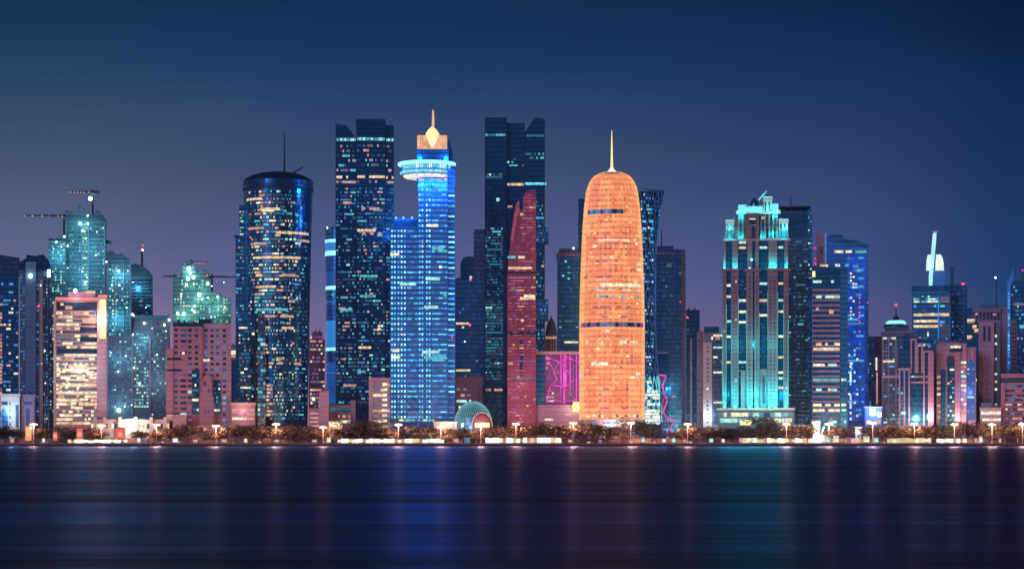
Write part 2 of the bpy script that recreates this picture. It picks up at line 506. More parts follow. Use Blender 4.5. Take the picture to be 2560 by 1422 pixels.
def white_villa_block():
    t = T("low_block", "low white block with tall dark arched bay at the far west end", 28, 1850, "building")
    t.box("wall", "white_wall", 2, 49, 990, None, 0, 22)
    t.poly("bay_window", "blue_glass", [(4, 1107), (4, 1028), (8, 1018), (14, 1028), (20, 1042), (20, 1107)], -.4, .5)
    t.box("parapet", "white_wall", 0, 51, 984, 992, -.6, 22.5)
    for i in range(4): t.plate(t.flat(), 23, 27, 1005 + i * 17, 1012 + i * 17, "deepblue")
    t.plate(t.flat(), 4, 19, 1004, 1012, "deepblue"); t.plate(t.flat(), 39, 47, 1012, 1068, "deepblue"); t.lamp(28, 1030, -14, 16000, (.55, .85, 1), 2); t.roof(4, 46, 984); t.done()  # cool lamp added to tint the white wall
def pink_gate_block():
    t = T("low_block", "small dusky pink block with tall central slot beside the white block", 68, 1858, "building")
    t.box("wall", "mauve_stone", 51, 88, 992, None, 0, 22)
    t.box("parapet", "mauve_stone", 50, 89, 986, 994, -.8, 22.5)
    t.piers("mauve_stone", (55, 83), 6, 994, None, 1.0)
    t.plate(t.flat(), 60, 79, 1004, 1012, "deepblue"); t.plate(t.flat(), 64, 74, 1020, 1062, "deepblue"); t.roof(54, 86, 986); t.done()

def striped_office():
    t = T("office_block", "warm striped office block with glowing red roof line and bright vertical sign", 203, 1835, "office block")
    t.box("wall", "cream_stone", 137, 243, 752, None, 0, 30)
    t.box("sign_pier", "lavender_wall", 243, 267, 742, None, -2, 28)
    t.box("roof_light", "neon_red", 139, 246, 744, 750, -1.2, 1)
    t.box("roof_light", "neon_red", 246, 268, 737, 744, -2.8, -1.2)
    t.box("sign_panel", "sign_yellow", 249, 264, 748, 846, -3.2, -1.8)
    t.box("side_pier", "pale_stone", 134, 140, 752, None, -.8, 4)
    t.box("window_band", "plain_dark", 142, 242, 755, 776, -.3, .4)
    for y in (817, 842, 872): t.box("window_band", "plain_dark", 142 if y > 850 else 200, 242, y, y + 12, -.3, .4)
    t.box("plant_room", "mauve_stone", 170, 238, 728, 744, 8, 20)
    t.win(t.flat(), 141, 242, 778, 1062, 30, 20, 1.0, "cream:6 warm:1.2 peach:2 grey:5 violet:.8 dimgrey:2", .96, .6)
    t.win(t.flat(), 141, 242, 905, 1062, 16, 14, .35, "cream:5 warm:1", .9, .56, out=.4)
    t.plate(t.flat(), 151, 160, 758, 764, "warm", .5); t.plate(t.flat(), 163, 181, 765, 774, "peach", .5); t.plate(t.flat(), 235, 239, 776, 789, "azure", .6)
    t.win(t.flat(), 215, 239, 724, 734, 1, 5, .8, "warm peach", out=-8 + .3)
    t.ball("floodlight", "hot", 188, 727, 2.6, -1)
    t.lamp(255, 800, -9, 30000, (1, .45, .35), 4); t.lamp(200, 920, -16, 16000, (1, .8, .75), 4); t.lamp(190, 738, -6, 16000, (1, .5, .45), 4)  # lamp at mid facade is an added fill to lighten the wall
    t.roof(142, 170, 750); t.done()
def green_lit_core():
    t = T("unfinished_tower", "tallest unfinished concrete tower in the west cluster, ragged top lit green", 208, 2060)
    t.box("core", "raw_concrete", 163, 266, 545, None, 6, 40)
    t.poly("ragged_top", "raw_concrete", [(163, 548), (163, 524), (172, 524), (172, 532), (181, 520), (186, 534), (193, 538), (195, 511), (202, 510), (203, 538), (214, 538),
                                         (222, 524), (228, 538), (236, 530), (243, 521), (252, 528), (256, 536), (266, 546), (266, 552), (163, 552)], 8, 26)
    t.box("wing", "raw_concrete", 120, 164, 602, None, 0, 30)
    t.poly("wing_top", "raw_concrete", [(122, 604), (122, 596), (140, 598), (146, 590), (164, 588), (164, 604)], 2, 24)
    t.piers("grey_concrete", (166, 204, 221, 262), 4, 552, None, .9, 6)
    t.box("slab_edge", "raw_concrete", 262, 279, 598, 604, 8, 20)
    t.win(t.flat(6), 168, 202, 566, 740, 22, 6, .6, "dimgrey:4 grey:3 teal:3 dimteal:3 mint:.6", .6, .5, False)
    t.win(t.flat(6), 206, 219, 556, 740, 22, 3, .85, "mint:4 teal:3 green:2 white:2", .8, .6)
    t.win(t.flat(6), 224, 262, 566, 740, 22, 6, .55, "dimgrey:4 grey:4 dimteal:4 teal:2 mint:1", .7, .5, False)
    t.win(t.flat(0), 122, 163, 608, 745, 20, 6, .6, "teal:3 mint:3 dimteal:3 green:1 dimgrey:2", .6, .55, False)
    t.win(t.flat(0), 122, 137, 745, 1040, 36, 2, .65, "teal:2 mint:1 cream:.6 dimgrey:3", .6, .5, False)
    for x, y, r in ((200, 558, 2.0), (220, 558, 1.6), (219, 538, 1.2), (161, 592, 1.4), (141, 606, 1.2), (206, 576, 1.2)): t.ball("floodlight", "hotgreen", x, y, r, -1 if x < 163 else 3.5)
    t.lamp(205, 556, -6, 7072, (.25, .78, .95), 2); t.lamp(150, 640, -10, 10880, (.25, .78, .95), 2); t.lamp(232, 620, -8, 10880, (.25, .78, .95), 2); t.lamp(210, 690, -8, 10880, (.25, .78, .95), 2)
    t.work_lights(124, 162, 612, 730, 9); t.work_lights(168, 262, 560, 730, 22, 4.5); t.done()
def stepped_unfinished():
    t = T("unfinished_tower", "unfinished tower with stepped sloping roof right of the tallest green lit one", 296, 2030)
    t.poly("wall", "raw_concrete", [(266, 1107), (266, 628), (283, 627), (290, 636), (304, 634), (322, 646), (327, 660), (327, 1107)], 0, 34)
    t.piers("grey_concrete", (268, 288, 309, 325), 3, 650, None, .8)
    t.win(t.flat(), 266, 327, 660, 1040, 40, 10, .75, "teal:4 mint:2 dimteal:4 dimgrey:4 cream:.6 grey:2", .6, .5, False)
    t.win(t.flat(), 279, 292, 665, 830, 20, 2, .8, "mint:3 green:1 white:1 cream", .7, .55, False, out=.35)
    t.ball("floodlight", "hotgreen", 297, 678, 1.5); t.ball("floodlight", "hotgreen", 266, 655, 1.1); t.ball("floodlight", "hotgreen", 331, 786, 1.6, -2)
    t.lamp(300, 690, -8, 9520, (.25, .78, .95), 2); t.lamp(295, 800, -8, 9520, (.25, .78, .95), 2); t.lamp(285, 940, -9, 6188, (.25, .78, .95), 2); t.work_lights(268, 326, 660, 900, 20); t.done()
def dome_top_unfinished():
    t = T("unfinished_tower", "dark unfinished tower with rounded roof and thin mast, beside the stepped one", 355, 2075)
    t.poly("wall", "blue_concrete", [(328, 1107), (328, 662), (340, 658), (350, 662), (362, 668), (374, 678), (382, 690), (383, 1107)], 0, 34)
    t.bands("dark_glass", 330, 381, 700, 1040, 44, .45, .4)
    t.win(t.flat(), 330, 382, 700, 1040, 40, 9, .3, "dimteal:4 teal:1 dimgrey:4 deepblue:2", .7, .45, True, out=.6)
    t.bar("mast", "dark_steel", (355, 664), (355, 622), .9)
    t.ball("floodlight", "hotgreen", 356, 624, 1.7, 6); t.ball("beacon", "red", 357, 612, 1.0, 6)
    t.lamp(345, 720, -8, 6400, (.4, .8, .9), 2); t.work_lights(330, 380, 700, 780, 5); t.done()
def teal_window_block():
    t = T("apartment_block", "broad grey concrete block dotted with teal windows behind the bright vertical sign", 345, 1955, "apartment block")
    t.poly("wall", "grey_concrete", [(268, 1107), (268, 840), (330, 838), (338, 795), (368, 790), (425, 792), (425, 1107)], 0, 36)
    t.box("roof_parapet", "teal_panel", 334, 425, 788, 796, -.8, 30)
    t.piers("lavender_wall", (270, 331, 375, 420), 4, 842, None, 1.0)
    t.win(t.flat(), 272, 330, 850, 1030, 21, 9, .6, "teal:3 dimteal:4 mint:1 dimgrey:5 deepblue:2", .65, .5, False)
    t.win(t.flat(), 334, 372, 822, 1020, 23, 6, .85, "teal:4 mint:4 dimteal:2 white:1 dimgrey:1", .7, .5, False)
    t.win(t.flat(), 378, 418, 805, 1040, 27, 6, .55, "teal:2 dimteal:4 dimgrey:4 mint:.6", .6, .5, False)
    for x, y in ((333, 788), (361, 808), (411, 812), (423, 799)): t.ball("floodlight", "hotgreen", x, y, 1.4, -1.2)
    t.ball("floodlight", "hotgreen", 297, 1025, 2.8, -2)
    t.lamp(300, 1010, -10, 3744, (.25, .78, .95), 2); t.lamp(300, 900, -10, 4320, (.25, .78, .95), 2); t.lamp(360, 850, -10, 4320, (.25, .78, .95), 2); t.lamp(400, 950, -12, 4320, (.5, .75, .85), 2); t.lamp(352, 760, -6, 1008, (.6, .9, 1), 2)
    t.work_lights(272, 420, 812, 1030, 26); t.done()
def floodlit_site_tower():
    t = T("unfinished_tower", "unfinished tower covered in green floodlights behind the pink grid block", 503, 2010)
    t.poly("wall", "raw_concrete", [(432, 1107), (432, 700), (437, 692), (452, 690), (458, 660), (470, 652), (480, 658), (500, 690), (524, 700), (526, 726), (578, 748), (578, 1107)], 0, 34)
    t.poly("ragged_top", "raw_concrete", [(455, 700), (455, 668), (462, 655), (470, 664), (484, 660), (492, 684), (512, 672), (522, 680), (522, 700)], -1.5, 20)
    t.win(t.flat(), 434, 578, 745, 815, 9, 20, .65, "teal:3 mint:3 green:3 cream:1 dimteal:4", .6, .5, False)
    t.win(t.flat(), 452, 524, 690, 745, 7, 10, .5, "mint:3 green:3 dimteal:4", .6, .5, False)
    for x, y, r in ((472, 672, 2.8), (470, 698, 2.2), (484, 694, 2.2), (466, 712, 1.8), (498, 737, 2.6), (519, 709, 2.0), (460, 785, 2.6), (486, 780, 1.8), (544, 742, 1.4), (444, 784, 1.8), (487, 766, 1.5), (476, 684, 1.6)):
        t.ball("floodlight", "hotgreen", x, y, r, -3)
    t.ball("beacon", "red", 452, 746, 1.0, -2); t.ball("beacon", "red", 517, 688, 1.0, -3)
    for x, y in ((474, 680), (500, 742), (460, 790), (545, 770)): t.lamp(x, y, -8, 5720, (.55, 1, .72), 2)
    t.work_lights(436, 574, 700, 812, 24, -1.8); t.done()
def pink_grid_block():
    t = T("apartment_block", "dusky pink apartment block with a grid of dark windows and a gabled bay", 497, 1855, "apartment block")
    t.box("wall", "pink_stone", 432, 506, 816, None, 0, 24)
    t.box("side_wall", "lavender_wall", 506, 578, 808, None, 3, 27)
    t.box("wing", "pink_stone", 415, 433, 872, None, -1, 20)
    t.box("roof_parapet", "dark_roof", 432, 506, 806, 818, 1, 24); t.box("plant_room", "dark_roof", 496, 530, 796, 810, 6, 20)
    t.box("slot", "dark_glass", 418, 452, 895, 900, -1.25, 0); t.box("slot", "dark_glass", 418, 452, 923, 928, -1.25, 0)
    t.poly("gable_bay", "pink_stone", [(498, 1107), (498, 990), (504, 985), (508, 942), (517, 934), (528, 942), (530, 985), (534, 990), (534, 1107)], -4, 3.1)
    t.box("recess", "dark_glass", 480, 498, 925, 1035, -.5, .5); t.box("recess", "dark_glass", 534, 552, 950, 1035, 2.4, 3.4)
    for i in range(17):
        y = 822 + i * 14
        for x, w in ((436, 8), (451, 15), (470, 9), (487, 8)):
            if (890 < y < 930 and x < 460) or (y > 920 and x > 480): continue
            t.plate(t.flat(), x, x + w, y, y + 6.5, t.rng.choice(("dimgrey", "deepblue", "plain_dark", "plain_dark", "plain_dark", "mint" if y > 950 else "plain_dark", "violet")))
        for x in (511, 526, 540, 557):
            if y > 935 and x < 552: continue
            t.plate(t.flat(3), x, x + 8, y, y + 6.5, t.rng.choice(("deepblue", "deepblue", "plain_dark", "bluegrey", "plain_dark", "teal" if y > 950 else "deepblue")))
    t.win(t.flat(0), 480, 497, 932, 1030, 8, 3, .6, "dimteal:3 cream:1 teal:1", out=.75); t.win(t.flat(2.4), 535, 551, 955, 1030, 7, 3, .6, "dimteal:3 cream azure", out=.3)
    t.win(t.flat(-4), 508, 526, 950, 1055, 6, 2, .9, "deepblue:3 cream azure plain_dark:2", .6, .5, False)
    t.plate(t.flat(), 455, 462, 880, 885, "cream", .6); t.plate(t.flat(3), 508, 524, 897, 902, "cream", .6); t.roof(436, 494, 806); t.done()
def slim_lit_top():
    t = T("narrow_block", "narrow block with lit top storey squeezed between pink block and round dark tower", 590, 2000, "building")
    t.box("wall", "lavender_wall", 577, 603, 862, None, 0, 24)
    t.box("glass_panel", "navy_glass", 579, 590, 900, 1040, -.5, .5)
    t.plate(t.flat(), 578, 592, 876, 886, "cream"); t.plate(t.flat(), 578, 592, 888, 893, "peach")
    t.win(t.flat(), 592, 603, 870, 1030, 14, 2, .5, "peach grey dimgrey"); t.roof(579, 601, 862); t.done()
def round_dark_tower():
    t = T("round_tower", "round dark tower with domed black crown, thin mast and scattered peach windows", 695, 1885)
    r = 87 * t.sx
    rad = lambda y: 88 - 13 * max(0, (y - 470) / 590) ** .9
    F = t.cyl(695, r, rad)
    t.lathe("wall", "dark_glass", [(rad(y), y) for y in (1107, 1000, 900, 800, 700, 600, 530, 470)] + [(88, 466)], 695, r, 64)
    t.lathe("crown", "dark_roof", [(88.5, 469), (89.5, 460), (89.5, 446), (84, 440), (70, 432), (48, 425), (24, 421.5), (2, 420)], 695, r, 64)
    t.lathe("crown_rim", "dark_steel", [(90.5, 470), (90.5, 465)], 695, r, 64)
    t.bar("mast", "dark_steel", (711, 423, 26), (711, 318, 26), .8, .25)
    t.bar("crane_arm", "dark_steel", (735, 424, 20), (757, 411, 20), .6)
    t.box("wing", "navy_glass", 588, 640, 585, None, 22, 44); t.box("wing", "navy_glass", 597, 640, 508, 590, 20, 42)
    t.box("wing", "navy_glass", 596, 640, 800, None, 16, 40); t.bar("ledge", "dark_steel", (584, 586, 21), (612, 586, 21), .8)
    t.box("seam", "plain_dark", 636, 642, 790, None, 4, 12); t.box("buttress", "slate_glass", 644, 664, 790, None, .5, 8)
    b1 = lambda u, w: (1.5 if .12 < u < .66 else .7) * (1.25 if w < .5 else .75)
    t.win(F, 622, 752, 474, 1040, 62, 36, .46, "peach:3 warm:1.3 rose:1 dimteal:4 deepblue:1 dimgrey:3 cream:2 bluegrey:3 teal:3 mint:1.2", .8, .55, True, b1)
    t.win(F, 700, 768, 474, 1050, 60, 16, .28, "deepblue:4 azure:1.2 dimteal:5 teal:1.6 dimgrey:2", .8, .5, True, lambda u, w: .5 + .9 * u + .4 * w)
    for x0, x1, y, c in ((617, 655, 493, "warm"), (640, 700, 519, "warm"), (690, 772, 578, "warm"), (738, 774, 596, "peach"), (622, 662, 566, "peach"), (638, 690, 640, "warm"), (688, 750, 640, "warm"),
                         (640, 672, 684, "warm"), (706, 740, 684, "peach"), (648, 690, 713, "warm"), (640, 720, 770, "teal"), (660, 690, 787, "peach"), (700, 735, 787, "peach"), (672, 708, 904, "peach"),
                         (736, 752, 905, "peach"), (690, 712, 892, "peach"), (620, 640, 830, "cream"), (662, 690, 815, "warm"), (704, 735, 816, "warm"), (655, 686, 523, "cream"), (628, 668, 605, "peach")):
        n = max(2, int((x1 - x0) / 12))
        for i in range(n):
            if t.rng.random() < .9: t.plate(F, x0 + (x1 - x0) * i / n, x0 + (x1 - x0) * (i + .93) / n, y, y + 6, c, .4)
    t.win(t.flat(16), 596, 636, 803, 1010, 22, 9, .45, "cream:1 teal:2 peach:1.5 dimteal:3 dimgrey:3 rose:1", .8, .5)
    t.win(t.flat(22), 589, 609, 592, 800, 24, 4, .45, "teal:2 azure:1 peach:1.3 dimteal:3 deepblue:3", .7, .5)
    t.win(t.flat(20), 598, 609, 512, 585, 9, 3, .6, "teal mint:1 peach", .7, .5)
    t.win(t.flat(.5), 644, 664, 800, 1040, 22, 3, .5, "teal:3 mint:1 dimteal:3 grey:2", .8, .7)
    t.win(F, 666, 682, 958, 1050, 10, 2, .9, "peach:3 rose:1 warm", .8, .7)
    t.ball("beacon", "red", 627, 594, 1.1, 4); t.ball("beacon", "red", 733, 858, 1.3, -2.5); t.ball("beacon", "red", 697, 603, .9, -1); t.done(100)
def rosy_backdrop_block():
    t = T("apartment_block", "dusky pink block with cream windows between round dark tower and blue waisted tower", 793, 2010, "apartment block")
    t.box("wall", "pink_stone", 772, 812, 848, None, 0, 24); t.box("upper_floors", "pink_stone", 780, 806, 830, 850, 2, 20)
    t.bands("mauve_stone", 772, 812, 855, 1040, 18, .4, .5)
    t.win(t.flat(), 775, 812, 838, 1050, 21, 7, .7, "peach:3 cream:2 violet:2 grey:2 warm", .75, .45, True, out=.7)
    t.ball("floodlight", "hot", 784, 997, 1.8, -2); t.bar("mast", "dark_steel", (800, 832), (800, 818), .3); t.roof(781, 805, 830); t.done()
def plain_mauve_slab():
    t = T("service_block", "plain windowless mauve slab in front of the pale blue waisted tower's foot", 806, 1850, "building")
    t.box("wall", "lavender_wall", 798, 822, 980, None, 0, 16)
    t.box("low_wing", "mauve_stone", 772, 798, 1020, None, 1, 15)
    for y in (1031, 1042, 1052, 1062): t.plate(t.flat(1), 775, 797, y, y + 4, "peach")
    t.plate(t.flat(1), 777, 781, 1006, 1010, "cream"); t.box("roof_kerb", "mauve_stone", 797, 823, 976, 981, -.4, 16.4); t.roof(800, 820, 976); t.done()
def red_podium():
    t = T("low_building", "long low reddish podium with lit shelves at the round dark tower's foot", 608, 1840, "building")
    t.box("wall", "pink_stone", 578, 638, 1012, None, 0, 18)
    t.box("roof_slab", "cream_stone", 576, 640, 1006, 1013, -1, 18.5)
    for y, c in ((1022, "peach"), (1033, "rose"), (1043, "cream")):
        t.plate(t.flat(), 580, 616, y, y + 6, c); t.plate(t.flat(), 618, 635, y + 1, y + 5, "peach")
    t.lamp(606, 1030, -7, 5000, (1, .5, .4), 2); t.roof(580, 634, 1006); t.done()

def waisted_blue_tower():
    t = T("waisted_tower", "bright blue waisted tower with white light rings, mostly hidden behind dark twin tower", 852, 2120)
    prof = lambda y: 40 - 3.0 * math.sin(max(0, min(1, (y - 560) / 540)) * math.pi)
    ys = [567, 600, 636, 680, 724, 752, 800, 876, 905, 955, 1010]
    cv = 40 * t.sx
    for i in range(len(ys) - 1):
        m = ("navy_glass", "glow_blue", "blue_glass", "glow_blue_dim", "navy_glass", "blue_glass", "glow_blue", "blue_glass", "glow_blue_dim", "glow_blue_dim")[i]  # blue wash between the light rings put in as emission, segment by segment
        t.lathe("wall" if i == 0 else "facade_ring", m, [(prof(ys[i + 1]), ys[i + 1]), (prof(ys[i]), ys[i])], 852, cv, 40)
    t.lathe("lower_wall", "navy_glass", [(40, 1107), (39, 1010)], 852, cv, 40)
    for y, h in ((597, 8), (626, 12), (714, 9), (868, 8), (752, 2), (930, 2)):
        t.lathe("light_ring", "hotcyan" if h > 3 else "glow_blue", [(prof(y) + .5, y + h), (prof(y) + .5, y)], 852, cv, 40)
    t.lathe("roof", "dark_roof", [(40.5, 570), (40.5, 566), (10, 563)], 852, cv, 40)
    t.ball("floodlight", "hotwhite", 818, 569, 1.1, 4); t.done()
def dark_twin_west():
    t = T("twin_tower", "dark tower with curved notch between two tops, left of the tower with ring restaurant", 912, 2000)
    t.poly("wall", "dark_glass", [(839, 1107), (839, 310), (866, 315), (876, 326), (884, 338), (891, 350), (891, 1107)], 0, 34)
    t.box("main_shaft", "dark_glass", 891, 963, 304, None, -5, 32); t.box("side_shaft", "dark_glass", 963, 985, 313, None, 0, 32)
    t.box("roof_band", "dark_roof", 890, 964, 300, 308, -5.6, 32.5)
    pal = "dimteal:6 dimgrey:3 deepblue:2 bluegrey:3 peach:1.3 teal:3 mint:1"
    for F, x0, x1, n in ((t.flat(), 841, 890, 10), (t.flat(-5), 893, 962, 14), (t.flat(), 965, 984, 4)):
        t.win(F, x0, x1, 345, 354, 1, n, 1.0, "mint:2 teal:4", .85, .8, False)
        t.win(F, x0, x1, 360, 432, 6, n, .45, "peach:2 grey:3 dimgrey:3 teal:1", .75, .5)
        t.win(F, x0, x1, 440, 447, 1, n, .75, "warm:3 cream:1", .95, .9); t.win(F, x0, x1, 452, 459, 1, n, .8, "peach:3 grey:1 dimteal:1", .95, .8)
        t.win(F, x0, x1, 468, 1010, 60, n, .5, pal, .8, .5)
    for x0, x1, y, c in ((858, 880, 504, "peach"), (905, 950, 520, "peach"), (905, 955, 582, "peach"), (893, 940, 574, "warm"), (900, 945, 688, "teal"), (900, 940, 738, "teal"), (896, 940, 866, "warm"), (850, 882, 772, "teal"), (893, 925, 926, "teal"), (945, 958, 812, "cream"), (944, 952, 820, "cream"), (858, 893, 960, "peach")):
        n = max(2, int((x1 - x0) / 9))
        for i in range(n):
            if t.rng.random() < .85: t.plate(t.flat(-5 if x0 > 890 else 0), x0 + (x1 - x0) * i / n, x0 + (x1 - x0) * (i + .9) / n, y, y + 6, c, .4)
    t.done(100)
def ring_restaurant_tower():
    t = T("hotel_tower", "blue lit tower with glowing ring restaurant, warm flame crown and spire", 1058, 1890)
    t.box("wall", "blue_lit_glass", 1045, 1120, 446, None, 0, 36); t.box("corner_shaft", "blue_lit_glass", 1118, 1138, 420, None, 4, 34)
    t.poly("fin", "navy_glass", [(1112, 450), (1112, 340), (1118, 336), (1126, 352), (1133, 380), (1138, 412), (1138, 450)], 14, 30)
    t.box("wing", "blue_lit_glass", 975, 1046, 566, None, 2, 36); t.box("wing_roof", "dark_roof", 984, 1046, 545, 567, 5, 34)
    c = 18.0
    t.lathe("neck", "navy_glass", [(40, 452), (40, 372)], 1081, c, 40)
    t.lathe("collar", "glow_blue_dim", [(62, 403), (41, 394)], 1067, c, 48)
    ring = t.lathe("restaurant_ring", "glow_blue", [(48, 441), (56, 437), (64, 430), (66, 424), (63, 420), (63, 410), (71, 406), (72, 402), (60, 399)], 1067, c, 64)
    t.lathe("ring_light", "hotcyan", [(71.5, 409), (73.2, 407), (73.2, 402.5), (71, 401)], 1067, c, 64)
    t.lathe("ring_light", "cream", [(50, 441), (58, 437.5), (60, 434), (57, 433)], 1067, c, 64)
    t.lathe("ring_light", "cyan", [(66.6, 430), (68, 428), (68, 425.5), (66, 424.5)], 1067, c, 64)
    F = t.cyl(1067, c, 63.5)
    t.win(F, 1008, 1126, 409, 420, 1, 26, .75, "cyan:3 mint:2 white:2", .6, .9, False, out=.5)
    t.win(t.cyl(1067, c, 65.5), 1010, 1124, 424, 430, 1, 22, .7, "cream:2 mint peach", .75, .9, False, out=.7)
    t.box("crown_wall", "flame_wall", 1043, 1118, 336, 371, 6, 30)
    for x in (1050, 1056, 1106, 1112): t.box("crown_rib", "peach", x, x + 2, 338, 369, 5.2, 6.4)
    t.lathe("flame_finial", "flame", [(4, 372), (12, 352), (17, 338), (17, 331), (11, 322), (5, 316), (1, 313)], 1081, 8, 20)
    t.bar("spire", "flame_wall", (1083, 312, 12), (1083, 270, 12), 1.1, .7)
    t.box("crown_base", "navy_glass", 1041, 1122, 371, 399, 5, 31)
    t.win(t.flat(), 1022 + 24, 1118, 446, 452, 1, 10, .9, "peach:3 warm:1", .9, .8)
    F0, Fw = t.flat(0), t.flat(2)
    n = 46; h = (1052 - 458) / n
    for i in range(n):
        y = 458 + i * h
        for x in (1047, 1054, 1065, 1072): t.plate(F0, x, x + 4.2, y, y + 5.5, t.rng.choice(("ring_teal", "ring_mint", "ring_mint", "ring_teal", "ring_azure")))
        x = 1080
        while x < 1117:
            w = t.rng.choice((8, 12, 16, 20)); t.plate(F0, x, min(x + w - 1, 1118), y + 1, y + 5, t.rng.choice(("ring_azure", "bluegrey", "ring_teal", "bluegrey", "ring_teal", "dimteal"))); x += w
        t.plate(t.flat(4), 1121, 1137, y + 2, y + 6, t.rng.choice(("ring_teal", "dimteal", "bluegrey", "ring_mint", "ring_azure")))
        if y > 572:
            for x in (978, 985, 994, 1002, 1010): t.plate(Fw, x, x + 4.2, y, y + 5.5, t.rng.choice(("ring_teal", "ring_mint", "ring_mint", "ring_mint", "ring_azure")))
            x = 1018
            while x < 1044:
                w = t.rng.choice((8, 12, 16)); t.plate(Fw, x, min(x + w - 1, 1044), y + 1, y + 5, t.rng.choice(("ring_azure", "bluegrey", "ring_teal", "bluegrey", "dimteal"))); x += w
    for x0, x1, y, c_ in ((1066, 1096, 560, "cream"), (1096, 1136, 624, "teal"), (1064, 1100, 693, "mint"), (1000, 1040, 706, "mint"), (1060, 1095, 764, "mint"), (1098, 1104, 664, "cream"), (976, 998, 632, "cream"), (980, 998, 872, "cream"), (978, 1000, 889, "cream"), (1055, 1098, 876, "mint"), (1060, 1130, 890, "teal"), (1108, 1138, 735, "teal"), (1080, 1110, 618, "teal")):
        t.plate(t.flat(0) if x0 > 1045 else Fw, x0, min(x1, 1117), y, y + 7, c_, .5)
    t.box("entrance_canopy", "teal_panel", 980, 1095, 1046, 1054, -8, 4)
    t.win(t.flat(-8), 985, 1092, 1047, 1053, 1, 18, .8, "teal mint azure cream", .7, .8, out=.3)
    for x in (990, 1008, 1030): t.box("floodlight", "hotcyan", x - 2, x + 2, 541, 545, 5.5, 6.5); t.lamp(x, 536, 3, 14000, (.02, .26, 1), 1.2)  # boxes and blue lamps added on the wing roof for the water's blue column
    for x in (1052, 1081, 1110): t.lamp(x, 456, -17, 27000, (.02, .26, 1), 1.2)  # more added lamps below the ring, meant to colour the water
    for x in (1050, 1115): t.lamp(x, 392, -2, 8000, (.02, .26, 1), 1)  # added blue lamps by the crown, for the same reflection
    t.ball("beacon", "red", 1007, 837, 1.0, 0); t.ball("beacon", "red", 1130, 843, 1.0, 2); t.ball("beacon", "red", 1056, 608, .9, -1)
    t.done(100)
def mauve_lit_block():
    t = T("office_block", "mauve block with pale lit rows at the twin tower's foot, beside the ring tower", 950, 1850, "office block")
    t.box("wall", "mauve_stone", 924, 975, 950, None, 0, 20); t.box("corner_pier", "lavender_wall", 922, 932, 944, None, -1.2, 18)
    t.box("roof_slab", "lavender_wall", 922, 976, 944, 951, -.8, 20.5)
    t.win(t.flat(), 932, 975, 955, 1072, 9, 9, 1.0, "grey:3 cream:1 peach:1", .9, .5)
    for i in range(9): t.plate(t.flat(), 955, 968, 957 + i * 13, 963 + i * 13, "cream", .45)
    t.roof(926, 973, 944); t.done()
def low_wing_by_twin():
    t = T("low_block", "blue grey low wing between the plain mauve slab and the mauve lit block", 862, 1870, "building")
    t.box("wall", "lavender_wall", 822, 886, 1012, None, 0, 18); t.box("stair_tower", "mauve_stone", 877, 889, 1000, None, -1.5, 12)
    t.box("window_band", "navy_glass", 824, 876, 1018, 1030, -.4, .5)
    t.win(t.flat(), 824, 876, 1034, 1060, 2, 10, .4, "peach cream bluegrey"); t.roof(824, 876, 1012); t.done()
def shaded_mid_block():
    t = T("office_block", "unlit navy blocks stepping up behind, between ring restaurant tower and horned dark tower", 1175, 2070, "office block")
    t.box("wall", "navy_glass", 1138, 1212, 698, None, 0, 30)
    t.poly("upper_block", "dark_glass", [(1151, 700), (1151, 656), (1158, 644), (1164, 640), (1184, 640), (1184, 700)], 6, 26); t.box("stair_shaft", "slate_glass", 1184, 1212, 578, 700, 4, 28)
    t.box("shaft_cap", "dark_roof", 1187, 1213, 572, 579, 6, 26)
    t.box("light_strip", "warm", 1140, 1172, 806, 811, -.6, .4); t.box("light_strip", "warm", 1140, 1176, 923, 928, -.6, .4)
    t.win(t.flat(), 1140, 1210, 720, 1000, 30, 10, .04, "dimteal bluegrey cream:.3")
    for x, y in ((1176, 699), (1175, 813)): t.ball("beacon", "red", x, y, 1.6, -2)
    t.plate(t.flat(), 1174, 1180, 690, 696, "mint", .6); t.ball("floodlight", "hotwhite", 1162, 854, .8, -1); t.roof(1139, 1150, 698); t.done()
def mauve_back_block():
    t = T("office_block", "square mauve block with cream windows directly behind the lattice dome", 1172, 1935, "office block")
    t.box("wall", "lavender_wall", 1139, 1206, 946, None, 0, 22); t.box("end_pier", "mauve_stone", 1194, 1200, 960, None, -1, 3); t.box("roof_slab", "lavender_wall", 1138, 1207, 941, 947, -.6, 22.5)
    t.win(t.flat(), 1141, 1178, 965, 1040, 5, 7, .85, "cream:2 peach:1 grey:2 mint:1", .8, .45); t.roof(1141, 1204, 941); t.done()
